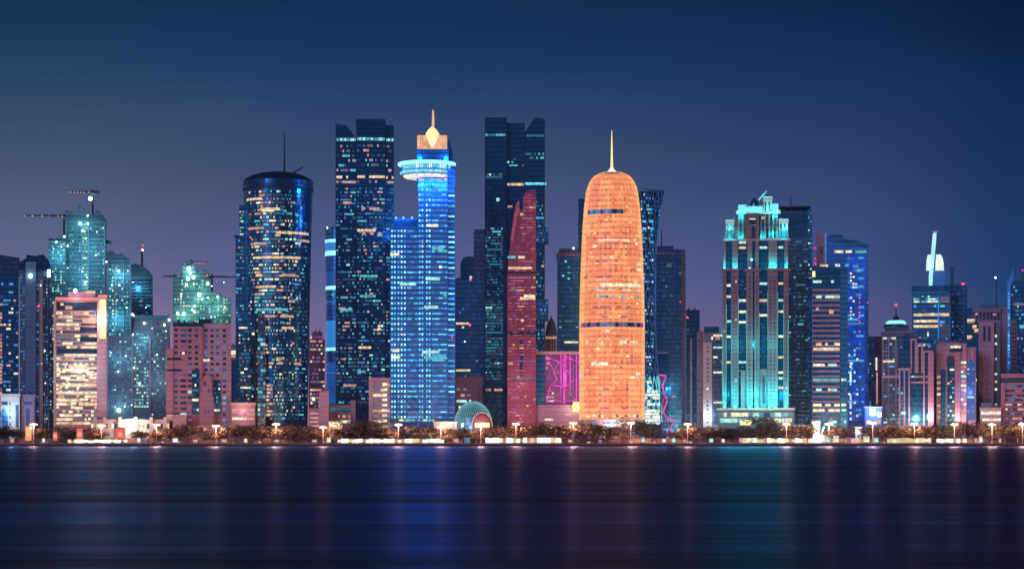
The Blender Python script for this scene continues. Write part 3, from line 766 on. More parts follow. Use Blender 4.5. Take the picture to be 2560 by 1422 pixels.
def lattice_dome():
    t = T("domed_hall", "teal lattice dome hall with a small glowing arched entrance", 1183, 1815, "dome")
    s = t; prof = [(48 * math.cos(a), 1064 - 62 * math.sin(a)) for a in [i * math.pi / 2 / 14 for i in range(14)]] + [(.5, 1002)]
    r = 48 * t.sx
    t.lathe("shell", "slate_glass", [(48, 1107)] + prof, 1183, r, 48)
    mb = MB()
    def P(a, e):
        rr = (48.6 * math.cos(e)) * t.sx
        return (rr * math.sin(a), r - rr * math.cos(a), t.H(1064 - 62.6 * math.sin(e)))
    for k in range(44):
        for d in (1, -1):
            for j in range(9):
                e0, e1 = j * .155, (j + 1) * .155
                a = k * 2 * math.pi / 44
                if abs(((a + math.pi) % (2 * math.pi)) - math.pi) > 1.7: continue
                mb.bar(P(a + d * j * .0714, e0), P(a + d * (j + 1) * .0714, e1), .16, "dome_line")
    t.add("lattice", mb)
    t.lathe("entrance_dome", "red_stone", [(25, 1107)] + [(25 * math.cos(a), 1066 - 34 * math.sin(a)) for a in [i * math.pi / 2 / 9 for i in range(9)]] + [(.5, 1032)], 1205, 2, 28)
    n = 14; mb = MB()
    for i in range(n):
        a0, a1 = math.pi * i / n, math.pi * (i + 1) / n
        q = lambda a: (t.L(1205 + 26 * math.cos(a)), -6, t.H(1066 - 35 * math.sin(a)))
        mb.bar(q(a0), q(a1), .35, "amber")
    t.add("arch_trim", mb)
    t.box("entrance_window", "flame", 1187, 1224, 1056, 1068, -10.5, -5)
    t.lamp(1205, 1058, -22, 9000, (1, .55, .3), 1.5); t.lamp(1160, 1075, -18, 12000, (.2, .8, 1), 3)
    t.done()

def horned_dark_tower():
    t = T("twin_tower", "dark tower with two horned tops either side of a lower middle, behind the red tower", 1287, 1990)
    t.box("wall", "dark_glass", 1266, 1312, 306, None, 5, 34)
    t.box("west_shaft", "dark_glass", 1212, 1267, 294, None, 0, 32)
    t.poly("east_shaft", "dark_glass", [(1311, 1107), (1311, 332), (1318, 322), (1328, 306), (1336, 297), (1342, 294), (1362, 297), (1362, 1107)], 0, 32)
    for y0, y1 in ((570, 606), (748, 800)): t.box("balcony_stack", "navy_glass", 1340, 1371, y0, y1, -1.5, 20)
    t.piers("dark_steel", (1213, 1266, 1312, 1361), 2, 330, None, .6)
    F, Fm = t.flat(), t.flat(5)
    t.win(F, 1214, 1266, 334, 341, 1, 12, 1.0, "teal:3 mint:1 dimteal:2", .95, .8); t.win(F, 1316, 1361, 336, 343, 1, 10, 1.0, "teal:3 dimteal:2", .95, .8)
    t.win(Fm, 1268, 1310, 392, 424, 4, 8, .5, "teal mint:1 peach grey", .9, .5); t.win(Fm, 1268, 1310, 456, 463, 1, 8, 1.0, "warm:2 peach", .95, .9); t.win(F, 1313, 1366, 456, 463, 1, 9, 1.0, "warm:2 cyan:2 peach", .95, .9)
    t.win(F, 1214, 1256, 433, 446, 2, 9, .9, "grey:3 dimteal:2 mint:.4", .9, .7); t.plate(F, 1241, 1249, 495, 503, "mint"); t.win(F, 1313, 1361, 380, 400, 2, 9, .6, "teal grey dimteal", .9, .5)
    t.win(F, 1213, 1257, 568, 672, 14, 10, .75, "dimteal:4 dimgrey:3 teal:.6", .9, .6); t.win(F, 1213, 1257, 680, 740, 8, 10, .4, "dimteal:4 grey:1 deepblue:3", .9, .5)
    t.win(F, 1213, 1257, 750, 950, 26, 10, .8, "dimteal:5 dimgrey:3 teal:1.2 mint:.3", .9, .6); t.win(F, 1213, 1257, 968, 980, 1, 6, .8, "rose peach")
    t.win(F, 1340, 1362, 500, 1040, 54, 5, .42, "deepblue:4 azure:1.2 dimteal:4 bluegrey:2 teal:1 peach:.3", .85, .55)
    t.win(Fm, 1268, 1310, 480, 580, 10, 6, .12, "peach mint dimteal")
    t.win(t.flat(-1.5), 1341, 1370, 572, 604, 4, 6, .6, "deepblue:3 bluegrey azure"); t.win(t.flat(-1.5), 1341, 1370, 752, 798, 5, 6, .6, "deepblue:3 dimteal azure"); t.done(100)
def red_sail_tower():
    t = T("sail_tower", "dusky red tower rising to a curved blade tip in front of the horned dark tower", 1304, 1895)
    t.poly("wall", "red_stone", [(1268, 1107), (1268, 690), (1272, 640), (1278, 595), (1284, 548), (1290, 512), (1297, 500), (1299, 526), (1307, 526), (1307, 492), (1316, 478), (1338, 474), (1340, 480), (1340, 1107)], 0, 26)
    t.poly("blade_edge", "ember", [(1276, 600), (1283, 552), (1289, 514), (1297, 499), (1299, 526), (1292, 552), (1284, 604)], -.9, 3)
    for y, h in ((680, 4), (829, 8), (947, 4)): t.box("plant_band", "plain_dark", 1267, 1341, y, y + h, -.7, 2)
    t.box("slot", "plain_dark", 1300, 1307, 850, 945, -.6, 1)
    t.box("light_line", "grey", 1267, 1341, 945, 948, -.9, .3)
    t.bands("red_stone", 1269, 1339, 690, 1060, 46, .35, .5, part="cladding")
    t.win(t.flat(), 1287, 1339, 535, 680, 19, 9, .7, "ember:6 rose:2 violet:1", .9, .55, True, lambda u, w: 1 if u > .35 - w * .4 else 0)
    t.win(t.flat(), 1308, 1339, 484, 530, 6, 6, .9, "ember:4 rose:2 peach:.5", .9, .6)
    t.win(t.flat(), 1270, 1339, 690, 1058, 46, 12, .66, "ember:7 rose:2.5 violet:1.6 peach:.5 amber:.4", .9, .5, True, out=.7)
    for x0, x1, y, c in ((1269, 1290, 640, "teal"), (1296, 1312, 640, "cream"), (1270, 1330, 667, "warm"), (1310, 1338, 737, "cream"), (1300, 1338, 743, "warm"), (1300, 1310, 533, "peach"), (1302, 1309, 798, "cream"), (1275, 1294, 719, "grey"), (1278, 1300, 990, "rose"), (1270, 1282, 905, "peach")):
        t.plate(t.flat(), x0, x1, y, y + 6, c, .9)
    t.lamp(1300, 960, -16, 7650, (1, .35, .4), 3); t.lamp(1300, 1040, -14, 6750, (1, .4, .35), 3); t.done()
def magenta_led_block():
    t = T("media_block", "low block striped with glowing magenta light lines, left of the orange tower", 1398, 1905, "building")
    t.box("wall", "violet_wall", 1340, 1450, 884, None, 0, 30); t.box("roof_slab", "pale_stone", 1336, 1452, 878, 885, -1, 30.5)
    t.box("podium", "mauve_stone", 1338, 1452, 1012, None, -8, 0); t.box("corner_bay", "navy_glass", 1340, 1362, 890, 1060, -.8, 1)
    rr = t.rng
    for x, w in ((1401, 3), (1408, 5), (1413, 3), (1424, 3), (1432, 2.5), (1440, 3), (1446, 2)):
        t.box("light_line", "magenta" if w > 2.6 else "violet", x, x + w, 886, 960 + rr.random() * 55, -.8, .4)
    nodes = [(1364, 890), (1384, 925), (1376, 962), (1398, 905), (1392, 950), (1412, 968), (1386, 1000), (1406, 1004), (1366, 1000), (1422, 930), (1436, 948), (1428, 985), (1446, 905), (1416, 892), (1440, 1000)]
    for i, a in enumerate(nodes):
        for b in sorted(nodes, key=lambda q: (q[0] - a[0]) ** 2 + (q[1] - a[1]) ** 2)[1:3]:
            t.bar("light_line", rr.choice(("magenta", "magenta", "rose")), (a[0], a[1], -.7), (b[0], b[1], -.7), .42)
    t.win(t.flat(), 1364, 1400, 890, 1006, 10, 6, .4, "rose:3 violet:3 peach:1", .8, .5); t.win(t.flat(), 1364, 1386, 978, 1006, 3, 3, .8, "peach cream")
    t.plate(t.flat(-8), 1362, 1383, 1046, 1051, "cream"); t.plate(t.flat(-8), 1412, 1448, 1034, 1038, "peach"); t.plate(t.flat(-8), 1432, 1448, 1004, 1030, "flame", .5)
    t.ball("floodlight", "hotwarm", 1434, 1016, 2.6, -11)
    t.lamp(1415, 940, -22, 9000, (1, .2, .75), 3); t.lamp(1434, 1018, -16, 6000, (1, .65, .35), 1); t.roof(1342, 1448, 878); t.done()
def pale_cupola_block():
    t = T("cupola_block", "small pale building with pointed cupola peeping above the magenta striped block", 1378, 2000, "building")
    t.box("wall", "pale_stone", 1361, 1393, 838, None, 0, 20)
    t.lathe("cupola", "grey_concrete", [(15, 840), (14, 826), (11, 812), (7, 801), (2, 793), (.4, 786)], 1378, 9, 20)
    t.piers("plain_dark", (1368, 1374, 1381, 1387), 2.2, 848, 880, .4); t.plate(t.flat(), 1364, 1391, 842, 846, "peach"); t.done()
def navy_flat_top():
    t = T("office_tower", "navy flat topped tower just left of the orange tower with few lights", 1420, 2020)
    t.box("wall", "navy_glass", 1393, 1449, 640, None, 0, 30); t.box("roof_frame", "lavender_wall", 1391, 1449, 632, 641, -.8, 30.5); t.box("plant_room", "slate_glass", 1397, 1446, 620, 633, 4, 26)
    t.box("thin_shaft", "dark_glass", 1446, 1464, 495, None, 8, 26)
    t.ball("floodlight", "hotwhite", 1434, 620, 1.2, 2)
    t.win(t.flat(), 1397, 1446, 650, 700, 7, 7, .18, "mint teal grey dimteal:2"); t.win(t.flat(), 1410, 1446, 852, 858, 1, 6, .9, "mint cream", .9, .8); t.win(t.flat(), 1397, 1446, 720, 850, 18, 7, .1, "dimteal teal:.3"); t.done()

def orange_tower():
    t = T("domed_tower", "glowing orange bullet shaped tower with latticed skin and needle spire", 1530, 1845)
    prof = [(82, 1048), (82, 900), (82, 802), (80.5, 730), (78, 654), (74, 566), (69.5, 507), (64.5, 471), (60, 455), (54, 443), (46, 434), (36, 427.5), (22, 422), (9, 418)]
    def rad(y):
        for (r0, y0), (r1, y1) in zip(prof, prof[1:]):
            if y0 >= y >= y1: return r0 + (r1 - r0) * (y0 - y) / (y0 - y1)
        return prof[0][0] if y > prof[0][1] else prof[-1][0]
    cv = 82 * t.sx
    # skin: one face per bay and storey, each with its own brightness
    rows = [1048 - i * 6.8 for i in range(int((1048 - 424) / 6.8) + 1)]
    n = 72; v, f, cell = [], [], []
    for y in rows:
        for i in range(n):
            a = 2 * math.pi * i / n; r = rad(y) * t.sx
            v.append((r * math.sin(a), cv - r * math.cos(a), t.H(y)))
    rr = random.Random(5)
    soft = [[rr.random() for _ in range(n // 6 + 1)] for _ in range(len(rows) // 4 + 2)]
    for j in range(len(rows) - 1):
        for i in range(n):
            f.append((j * n + i, j * n + (i + 1) % n, (j + 1) * n + (i + 1) % n, (j + 1) * n + i))
            ang = math.sin(2 * math.pi * i / n); bay = abs(ang) < .72
            c = .40 + .30 * soft[j // 4][i // 6] + .16 * rr.random() + (.16 if j % 2 else -.12)
            if i % 2 and j % 2 == 0 and bay: c -= .22 * rr.random() + .12
            if (j // 2) % 7 == 3 and abs(ang) < .5 and i % 2: c -= .25
            if abs(ang) > .88: c += .3
            if rr.random() < .05: c -= .35
            if rr.random() < .04: c += .4
            cell.append(max(0, min(1, c)))
    f.append(tuple((len(rows) - 1) * n + i for i in range(n))); cell.append(.5)
    me = bpy.data.meshes.new("screen"); me.from_pydata(v, [], f)
    me.materials.append(MATS["orange_core"])
    at = me.attributes.new("cell", 'FLOAT', 'FACE'); at.data.foreach_set("value", cell)
    o = bpy.data.objects.new("screen", me); COL.objects.link(o); o.parent = t.root
    t.lathe("base_ring", "pale_steel", [(80, 1107), (80, 1048)], 1530, cv, 48)
    mb = MB(); y = 1046.0
    while y > 424:
        r = rad(y) * t.sx
        mb.lathe([(r + .05, t.H(y) - .2), (r + .5, t.H(y) - .2), (r + .5, t.H(y) + .2), (r + .05, t.H(y) + .2)], 0, cv, 64, "orange_line"); y -= 13.6
    t.add("floor_ring", mb)
    mb = MB()
    for i in range(44):
        a = 2 * math.pi * i / 44
        for (r0, y0), (r1, y1) in zip(prof[:-2], prof[1:-1]):
            q = lambda r, y: ((r * t.sx + .25) * math.sin(a), cv - (r * t.sx + .25) * math.cos(a), t.H(y))
            mb.bar(q(r0, y0), q(r1, y1), .1, "orange_line")
    t.add("screen_rib", mb)
    F = t.cyl(1530, cv, rad)
    def strip(x0, x1, y0, y1, m, n=10, gap=.04, out=.8, p=1.0):
        for i in range(n):
            if t.rng.random() <= p: t.plate(F, x0 + (x1 - x0) * i / n, x0 + (x1 - x0) * (i + 1 - gap) / n, y0, y1, m if isinstance(m, str) else t.rng.choice(m), out)
    strip(1471, 1558, 522, 533, ("dimgrey", "bluegrey", "dimteal", "plain_dark"), 14, 0.0)
    strip(1455, 1606, 805, 816, ("violet", "plain_dark", "plain_dark", "bluegrey", "violet", "grey"), 20, 0.0)
    strip(1500, 1600, 708, 716, "cream", 12); strip(1478, 1600, 722, 728, ("peach", "cream", "warm"), 14, .1, .8, .7); strip(1498, 1606, 738, 744, ("grey", "teal", "peach", "warm"), 14, .1, .8, .75)
    strip(1495, 1575, 598, 601, "cream", 12, .2); strip(1480, 1520, 905, 913, "cream", 5); strip(1465, 1600, 850, 858, ("peach", "warm", "grey", "cream"), 16, .1, .8, .6); strip(1460, 1604, 1036, 1042, ("cream", "grey", "warm"), 20, .1, .8, .8)
    for x, y in ((1592, 655), (1594, 668), (1515, 824), (1525, 640), (1482, 610), (1576, 940), (1590, 930)): strip(x, x + 9, y, y + 6, "cream", 2)
    for k in range(40):
        x, y = t.rng.uniform(1460, 1598), t.rng.uniform(450, 1040)
        if abs(x - 1530) < rad(y) - 8: t.plate(F, x - 3, x + 3, y, y + 4, t.rng.choice(("warm", "warm", "orange_line", "rose", "cream", "amber")), .75)
    for y in (580, 606, 650, 690, 720, 765, 790, 970, 1018):
        for k in range(5):
            x = 1530 + t.rng.uniform(-50, 40); t.plate(F, x, x + t.rng.uniform(4, 14), y, y + 4, "rose", .7)
    t.lathe("spire_base", "cream", [(12, 420), (9, 417), (5, 413), (3.2, 408)], 1529.5, cv, 16)
    t.bar("spire", "flame", (1529.5, 410, cv), (1529.5, 316, cv), 1.05, .2)
    t.win(t.cyl(1530, cv, 80), 1480, 1562, 1052, 1060, 1, 14, .9, "teal mint azure", out=.4)
    t.lamp(1530, 1064, -14, 9000, (.6, .8, 1), 2)
    for x in (1475, 1585): t.lamp(x, 1060, -30, 12000, (1, .5, .28), 3)
    t.done(100)
def lattice_waist_tower():
    t = T("waisted_tower", "blue diagrid tower flaring to a white lit foot, half hidden behind orange tower", 1598, 1975)
    pts = [(58, 1107), (57, 1055), (54, 1000), (47, 925), (42, 850), (39.5, 760), (39, 690), (41, 620), (47, 560), (55, 515), (62, 476)]
    def rad(y):
        for (r0, y0), (r1, y1) in zip(pts, pts[1:]):
            if y0 >= y >= y1: return r0 + (r1 - r0) * (y0 - y) / (y0 - y1)
        return pts[-1][0]
    cv = 58 * t.sx
    t.lathe("wall", "dark_glass", pts, 1598, cv, 48); t.lathe("roof_rim", "teal_panel", [(63, 479), (63, 473), (50, 471)], 1598, cv, 48)
    mb = MB(); N = 22; steps = [1055 - i * 29 for i in range(21)]
    for k in range(N):
        for d in (1, -1):
            for j in range(len(steps) - 1):
                a0, a1 = k * 2 * math.pi / N + d * j * math.pi / N, k * 2 * math.pi / N + d * (j + 1) * math.pi / N
                q = lambda a, y: ((rad(y) * t.sx + .4) * math.sin(a), cv - (rad(y) * t.sx + .4) * math.cos(a), t.H(y))
                mb.bar(q(a0, steps[j]), q(a1, steps[j + 1]), .34, "deepblue" if steps[j] < 940 else "cyan")
    t.add("diagrid", mb)
    F = t.cyl(1598, cv, rad)
    t.win(F, 1602, 1634, 482, 950, 52, 9, .55, "deepblue:5 azure:4 teal:2 white:1.6 bluegrey:3", .85, .6)
    t.win(F, 1638, 1652, 486, 560, 7, 3, .5, "deepblue:3 azure teal", .85, .6)
    for y in (550, 568, 600, 645, 700, 830): t.plate(F, 1606, 1632, y, y + 5, "white" if y % 2 else "cyan", .7)
    for i in range(14):
        y = 950 + i * 8
        t.win(F, 1612, min(1650, 1598 + rad(y) * .95), y, y + 8, 1, 6, .62 + i * .03, "white:5 cream:4 cyan:1 teal:.5", .9, .8, False, out=.7)
    t.lamp(1650, 1060, -8, 26000, (.9, 1, .95), 2); t.lamp(1660, 960, -6, 9000, (.5, .8, 1), 2); t.done()
def magenta_zigzag():
    t = T("light_sculpture", "glowing pink zigzag light frame standing beside the diagrid tower's foot", 1660, 1850, "light frame")
    rr = t.rng; zz = [(1648, 936), (1665, 940), (1656, 965), (1668, 1000), (1658, 1030), (1672, 1048), (1686, 1052), (1674, 1070), (1684, 1088), (1666, 1094)]
    mb = MB()
    for a, b in zip(zz, zz[1:]): mb.bar((t.L(a[0]), 0, t.H(a[1])), (t.L(b[0]), 0, t.H(b[1])), .55, "magenta", None, 6)
    t.add("light_tube", mb)
    zz2 = [(1648, 936), (1652, 960), (1663, 985), (1655, 1010), (1664, 1045), (1660, 1070), (1676, 1090)]
    mb = MB()
    for a, b in zip(zz2, zz2[1:]): mb.bar((t.L(a[0]), 2, t.H(a[1])), (t.L(b[0]), 2, t.H(b[1])), .4, "rose", None, 6)
    t.add("light_tube", mb)
    for x in (1652, 1662, 1674): t.bar("post", "dark_steel", (x, 940 if x < 1670 else 1050, 4), (x, 1107, 4), .5)
    t.lamp(1664, 1060, -6, 7000, (1, .3, .7), 2); t.done()
def framed_navy_tower():
    t = T("office_tower", "navy tower outlined by a pale roof frame, right of the diagrid tower", 1678, 2065)
    t.box("wall", "navy_glass", 1640, 1706, 632, None, 0, 32); t.box("frame_pier", "lavender_wall", 1705, 1714, 626, None, -.8, 30); t.box("roof_frame", "lavender_wall", 1640, 1706, 630, 636, -.9, 31)
    t.box("plant_room", "slate_glass", 1642, 1684, 614, 631, 4, 28); t.box("roof_beam", "slate_glass", 1684, 1712, 622, 628, 6, 26)
    t.bar("mast", "dark_steel", (1654, 616), (1654, 572), .5, .3); t.box("navy_wing", "dark_glass", 1640, 1672, 882, None, -3, 0)
    t.bar("roof_line", "grey", (1640, 882, -3.4), (1672, 882, -3.4), .5)
    t.win(t.flat(), 1642, 1704, 640, 1040, 50, 9, .05, "dimteal:4 bluegrey:3 cream:.5 deepblue:3"); t.plate(t.flat(), 1667, 1679, 659, 667, "grey"); t.plate(t.flat(), 1680, 1688, 988, 994, "peach")
    t.ball("beacon", "red", 1701, 755, 1.0, -1.5); t.bands("slate_glass", 1642, 1704, 645, 1050, 50, .2, .3); t.done()
def navy_step_block():
    t = T("office_tower", "narrow navy tower with mauve side wing between framed navy tower and teal tower", 1730, 2000)
    t.box("wall", "dark_glass", 1715, 1749, 774, None, 0, 26); t.box("side_wing", "mauve_stone", 1742, 1758, 828, None, -2, 20); t.piers("lavender_wall", (1728,), 5, 846, None, .9)
    t.win(t.flat(-2), 1743, 1757, 838, 1060, 26, 2, .5, "dimgrey grey violet", .6, .5, False); t.win(t.flat(), 1717, 1742, 785, 1050, 30, 4, .05, "teal dimteal")
    t.ball("beacon", "red", 1718, 793, 1.3, -1.5); t.ball("beacon", "red", 1720, 795, .8, -1.5); t.roof(1717, 1748, 774); t.done()
def pale_grey_block():
    t = T("office_block", "pale grey block with dark cap standing close left of the teal tower", 1780, 1925, "office block")
    t.box("wall", "grey_concrete", 1759, 1806, 832, None, 0, 24); t.box("cap", "dark_roof", 1760, 1798, 816, 833, 3, 22); t.box("front_pier", "white_wall", 1758, 1780, 856, None, -1.2, 6)
    t.box("window_band", "slate_glass", 1783, 1806, 850, 1060, -.4, .5)
    for y, c in ((836, "cream"), (890, "cream"), (902, "grey"), (928, "cream"), (1003, "cream"), (866, "mint")): t.win(t.flat(-.4), 1783, 1806, y, y + 5, 1, 4, .85, c, .9, .9)
    t.win(t.flat(-1.2), 1764, 1774, 862, 1060, 19, 1, .9, "deepblue:3 dimgrey:2 cream:.3", .5, .4, False)
    t.win(t.flat(), 1760, 1806, 838, 852, 1, 8, .4, "cream peach")
    t.lamp(1772, 1040, -10, 9000, (.8, .95, 1), 2); t.done()

def teal_floodlit_tower():
    t = T("floodlit_tower", "tall stone tower floodlit bright turquoise, with stepped turreted crown", 1890, 1855)
    t.box("wall", "dark_glass", 1811, 1969, 600, None, 0, 34)
    st = "tower_stone"
    for x0, x1 in ((1806, 1816), (1828, 1846), (1866, 1882), (1886, 1898), (1919, 1944), (1959, 1971)):
        t.box("pier", st, x0, x1, 677, 1020, -3.2, .4)
        t.box("upper_pier", st, x0 + 2, x1 - 1, 600, 673, -1.8, .4)
        t.win(t.flat(-3.2), x0 + 3, x1 - 3, 690, 1012, 34, 2 if x1 - x0 > 16 else 1, 1.0, "plain_dark:6 deepblue:2 cream:.12", .45, .42, False)
    for x0, x1 in ((1801, 1848), (1862, 1902), (1916, 1976)): t.box("ledge", st, x0, x1, 672.5, 678, -5.6, 1)
    t.box("crown_wall", st, 1843, 1948, 534, 600, 2, 32); t.box("crown_shoulder", st, 1813, 1845, 576, 600, 1, 32); t.box("crown_shoulder", st, 1946, 1971, 576, 600, 1, 32)
    for x in (1845, 1855, 1901, 1911, 1921, 1931, 1941): t.box("crown_pilaster", st, x, x + 4, 537, 597, .2, 2.2)
    for x in (1850.2, 1906.2, 1916.2, 1926.2, 1936.2):
        for y in (543, 557, 571, 585): t.box("crown_window", "plain_dark", x, x + 3.4, y, y + 8, 1.6, 2.2)
    for x0, x1 in ((1814, 1842), (1949, 1970)):
        for k in range(3): t.box("crown_window", "plain_dark", x0 + 3 + k * (x1 - x0 - 6) / 2.6, x0 + 6.5 + k * (x1 - x0 - 6) / 2.6, 581, 595, .6, 1.2)
    t.box("cornice", "white_wall", 1840, 1952, 527, 535, .4, 33); t.box("cornice", "white_wall", 1808, 1975, 597.5, 602, -2.4, 33)
    t.box("parapet", "white_wall", 1846, 1868, 514, 527, 2, 14); t.box("parapet", "white_wall", 1930, 1946, 512, 527, 2, 14); t.box("parapet", "white_wall", 1868, 1908, 518, 527, 1, 10)
    for x0, x1, y0, y1 in ((1815, 1834, 554, 576), (1948, 1970, 553, 576), (1909, 1930, 497, 527)):
        o = t.box("turret", "white_wall", x0, x1, y0 + 3, y1, -1, 11); t.box("turret_roof", "white_wall", x0 - 2, x1 + 2, y0 - 2, y0 + 3, -2, 12, o)
        for k in range(2): t.box("arch", "plain_dark", x0 + 3 + k * 9, x0 + 7 + k * 9, y0 + 8, y1 - 1, -1.2, -.6, o)
    t.box("gable_front", st, 1864, 1898, 533.5, 600, -3.6, 2.2); t.box("gable_window", "plain_dark", 1872, 1890, 545, 562, -3.9, -3); t.box("gable_window", "plain_dark", 1879, 1887, 566, 598, -3.9, -3)
    t.box("step", st, 1836, 1845, 545, 577, 1.4, 30); t.box("step", st, 1946, 1955, 545, 577, 1.4, 30)
    t.plate(t.flat(-3.6), 1873, 1889, 547, 550, "cream", .6); t.plate(t.flat(-3.6), 1873, 1890, 562, 565, "grey", .6); t.plate(t.flat(2), 1903, 1911, 542, 548, "cream", .4)
    t.lathe("dome", "dark_roof", [(11, 518), (10, 505), (6, 495), (1, 491)], 1886, 12, 16); t.bar("antenna", "cyan", (1896, 497, 12), (1917, 474, 12), .6)
    g = t.flat()
    for x0, x1, ys in ((1846, 1866, (603, 616, 748, 776, 802, 902)), (1898, 1919, (616, 706, 748, 785)), (1945, 1959, (616, 706, 748, 776, 838, 890, 928, 942, 966)), (1816, 1828, (710, 738, 800, 838, 902)), (1971, 1978, (616, 748, 776, 928, 966))):
        for y in ys:
            if x1 <= 1969: t.plate(g, x0 + 1, x1 - 1, y, y + 6, t.rng.choice(("cream", "cream", "warm", "mint")), .3)
    t.win(g, 1846, 1866, 690, 1010, 36, 3, .3, "dimteal:3 deepblue:3 cream:.2", .8, .4); t.win(g, 1898, 1919, 690, 1010, 36, 3, .3, "dimteal:3 deepblue:3 cream:.2", .8, .4)
    t.box("stepped_bay", st, 1852, 1864, 925, 1020, -2, 1); t.box("stepped_bay", st, 1900, 1917, 922, 1020, -2, 1); t.box("bay_glass", "plain_dark", 1906, 1912, 940, 1008, -2.4, -1.6)
    t.box("podium", "grey_concrete", 1795, 1985, 1024, None, -7, 20); t.box("podium_cornice", "pale_stone", 1793, 1987, 1019.5, 1025, -7.8, 20)
    t.win(t.flat(-7), 1800, 1980, 1029, 1058, 2, 20, .85, "cream:3 mint:3 teal:3 peach:1 plain_dark:2", .8, .7, rowp=lambda i: 1)
    t.box("entrance_arch", "flame", 1850, 1880, 1050, 1062, -7.6, -6.8)
    for x in (1812, 1838, 1873, 1894, 1923, 1938, 1964): t.box("floodlight", "hotcyan", x - 3, x + 3, 1015, 1019, -7.2, -6)
    for x in (1811, 1837, 1874, 1925, 1936, 1965): t.box("floodlight", "hotcyan", x - 3, x + 3, 669, 672.4, -5.2, -4.2)
    t.ball("lantern", "hotcyan", 1879, 650, 1.8, -3.6)
    T_ = (.01, .88, .74)
    for x, y in ((1806, 820), (1816, 760), (1828, 800), (1846, 740), (1866, 780), (1898, 780), (1919, 730), (1944, 730), (1959, 760), (1971, 800)): t.box("light_strip", "led_teal", x - .7, x + .7, y, 1018, -3.7, -2.9)
    for x in (1837, 1882, 1931): t.lamp(x, 860, -15, 6000, T_, .8)  # lamps added in mid air to turn the shaft more teal
    for x in (1811, 1837, 1873, 1892, 1923, 1938, 1964):
        t.spot(x, 1017, -6.4, 190000, T_, -1.2, 46); t.lamp(x, 1008, -6.6, 1600, T_, .6); t.lamp(x, 985, -13, 9500, T_, .8)
    for x in (1810, 1838, 1925, 1936, 1966): t.lamp(x, 666, -4.8, 2600, T_, .4); t.spot(x, 671, -4.4, 22000, T_, -2, 60)
    t.lamp(1879, 648, -5.6, 700, T_, .5)
    for x, y, v in ((1824, 590, -3), (1853, 592, -1), (1906, 592, -1), (1932, 586, -2), (1960, 588, -3), (1852, 541, -1), (1935, 541, -1)): t.lamp(x, y, v, 2600, T_, .4)
    for x, y, v in ((1857, 524, -2), (1888, 524, -2), (1920, 521, -4), (1939, 522, -1), (1825, 572, -3), (1960, 572, -3)): t.lamp(x, y, v, 2200, T_, .4)
    for x0, x1, y, v in ((1842, 1950, 526.5, 0), (1846, 1866, 513, 1.4), (1931, 1946, 511, 1.4), (1814, 1835, 551.5, -2.6), (1947, 1971, 550.5, -2.6), (1908, 1931, 494.5, -2.6), (1869, 1907, 517, .4)): t.box("light_strip", "hotcyan", x0, x1, y - 1.4, y, v - .3, v + .3)
    t.done(100)
def navy_rail_tower():
    t = T("apartment_tower", "navy tower with open roof rail and mast, close behind the turquoise tower", 1990, 1965)
    t.box("wall", "teal_glass", 1950, 2029, 590, None, 0, 30); t.box("top_block", "dark_roof", 1950, 2024, 526, 591, 1, 28); t.box("roof_rail", "dark_steel", 1946, 2026, 515, 519, 0, 29)
    for x in (1955, 1978, 1999, 2020): t.box("rail_post", "dark_steel", x, x + 3, 519, 527, 3, 6)
    t.bar("mast", "dark_steel", (1977, 518), (1977, 489), .5, .3); t.box("corner_strip", "navy_glass", 2019, 2030, 524, None, -1, 6)
    t.bands("blue_concrete", 1988, 2020, 600, 1050, 46, .42, .9, part="balcony_front"); t.bands("blue_concrete", 1972, 1984, 600, 1050, 46, .42, .5, part="balcony_front")
    t.win(t.flat(), 1984, 2019, 600, 1050, 46, 7, .34, "deepblue:5 dimteal:5 bluegrey:2 teal:1", .9, .4, out=1.0); t.win(t.flat(), 1966, 1978, 660, 1050, 40, 2, .4, "dimteal:4 deepblue:2 mint:.5", .7, .4, False)
    t.win(t.flat(-1), 2020, 2029, 528, 700, 16, 2, .5, "mint:1 grey:2 teal:2 cream", .7, .4, False); t.win(t.flat(-1), 2020, 2029, 700, 1050, 30, 2, .4, "deepblue:4 azure:.6 cream:.2", .8, .5); t.done()
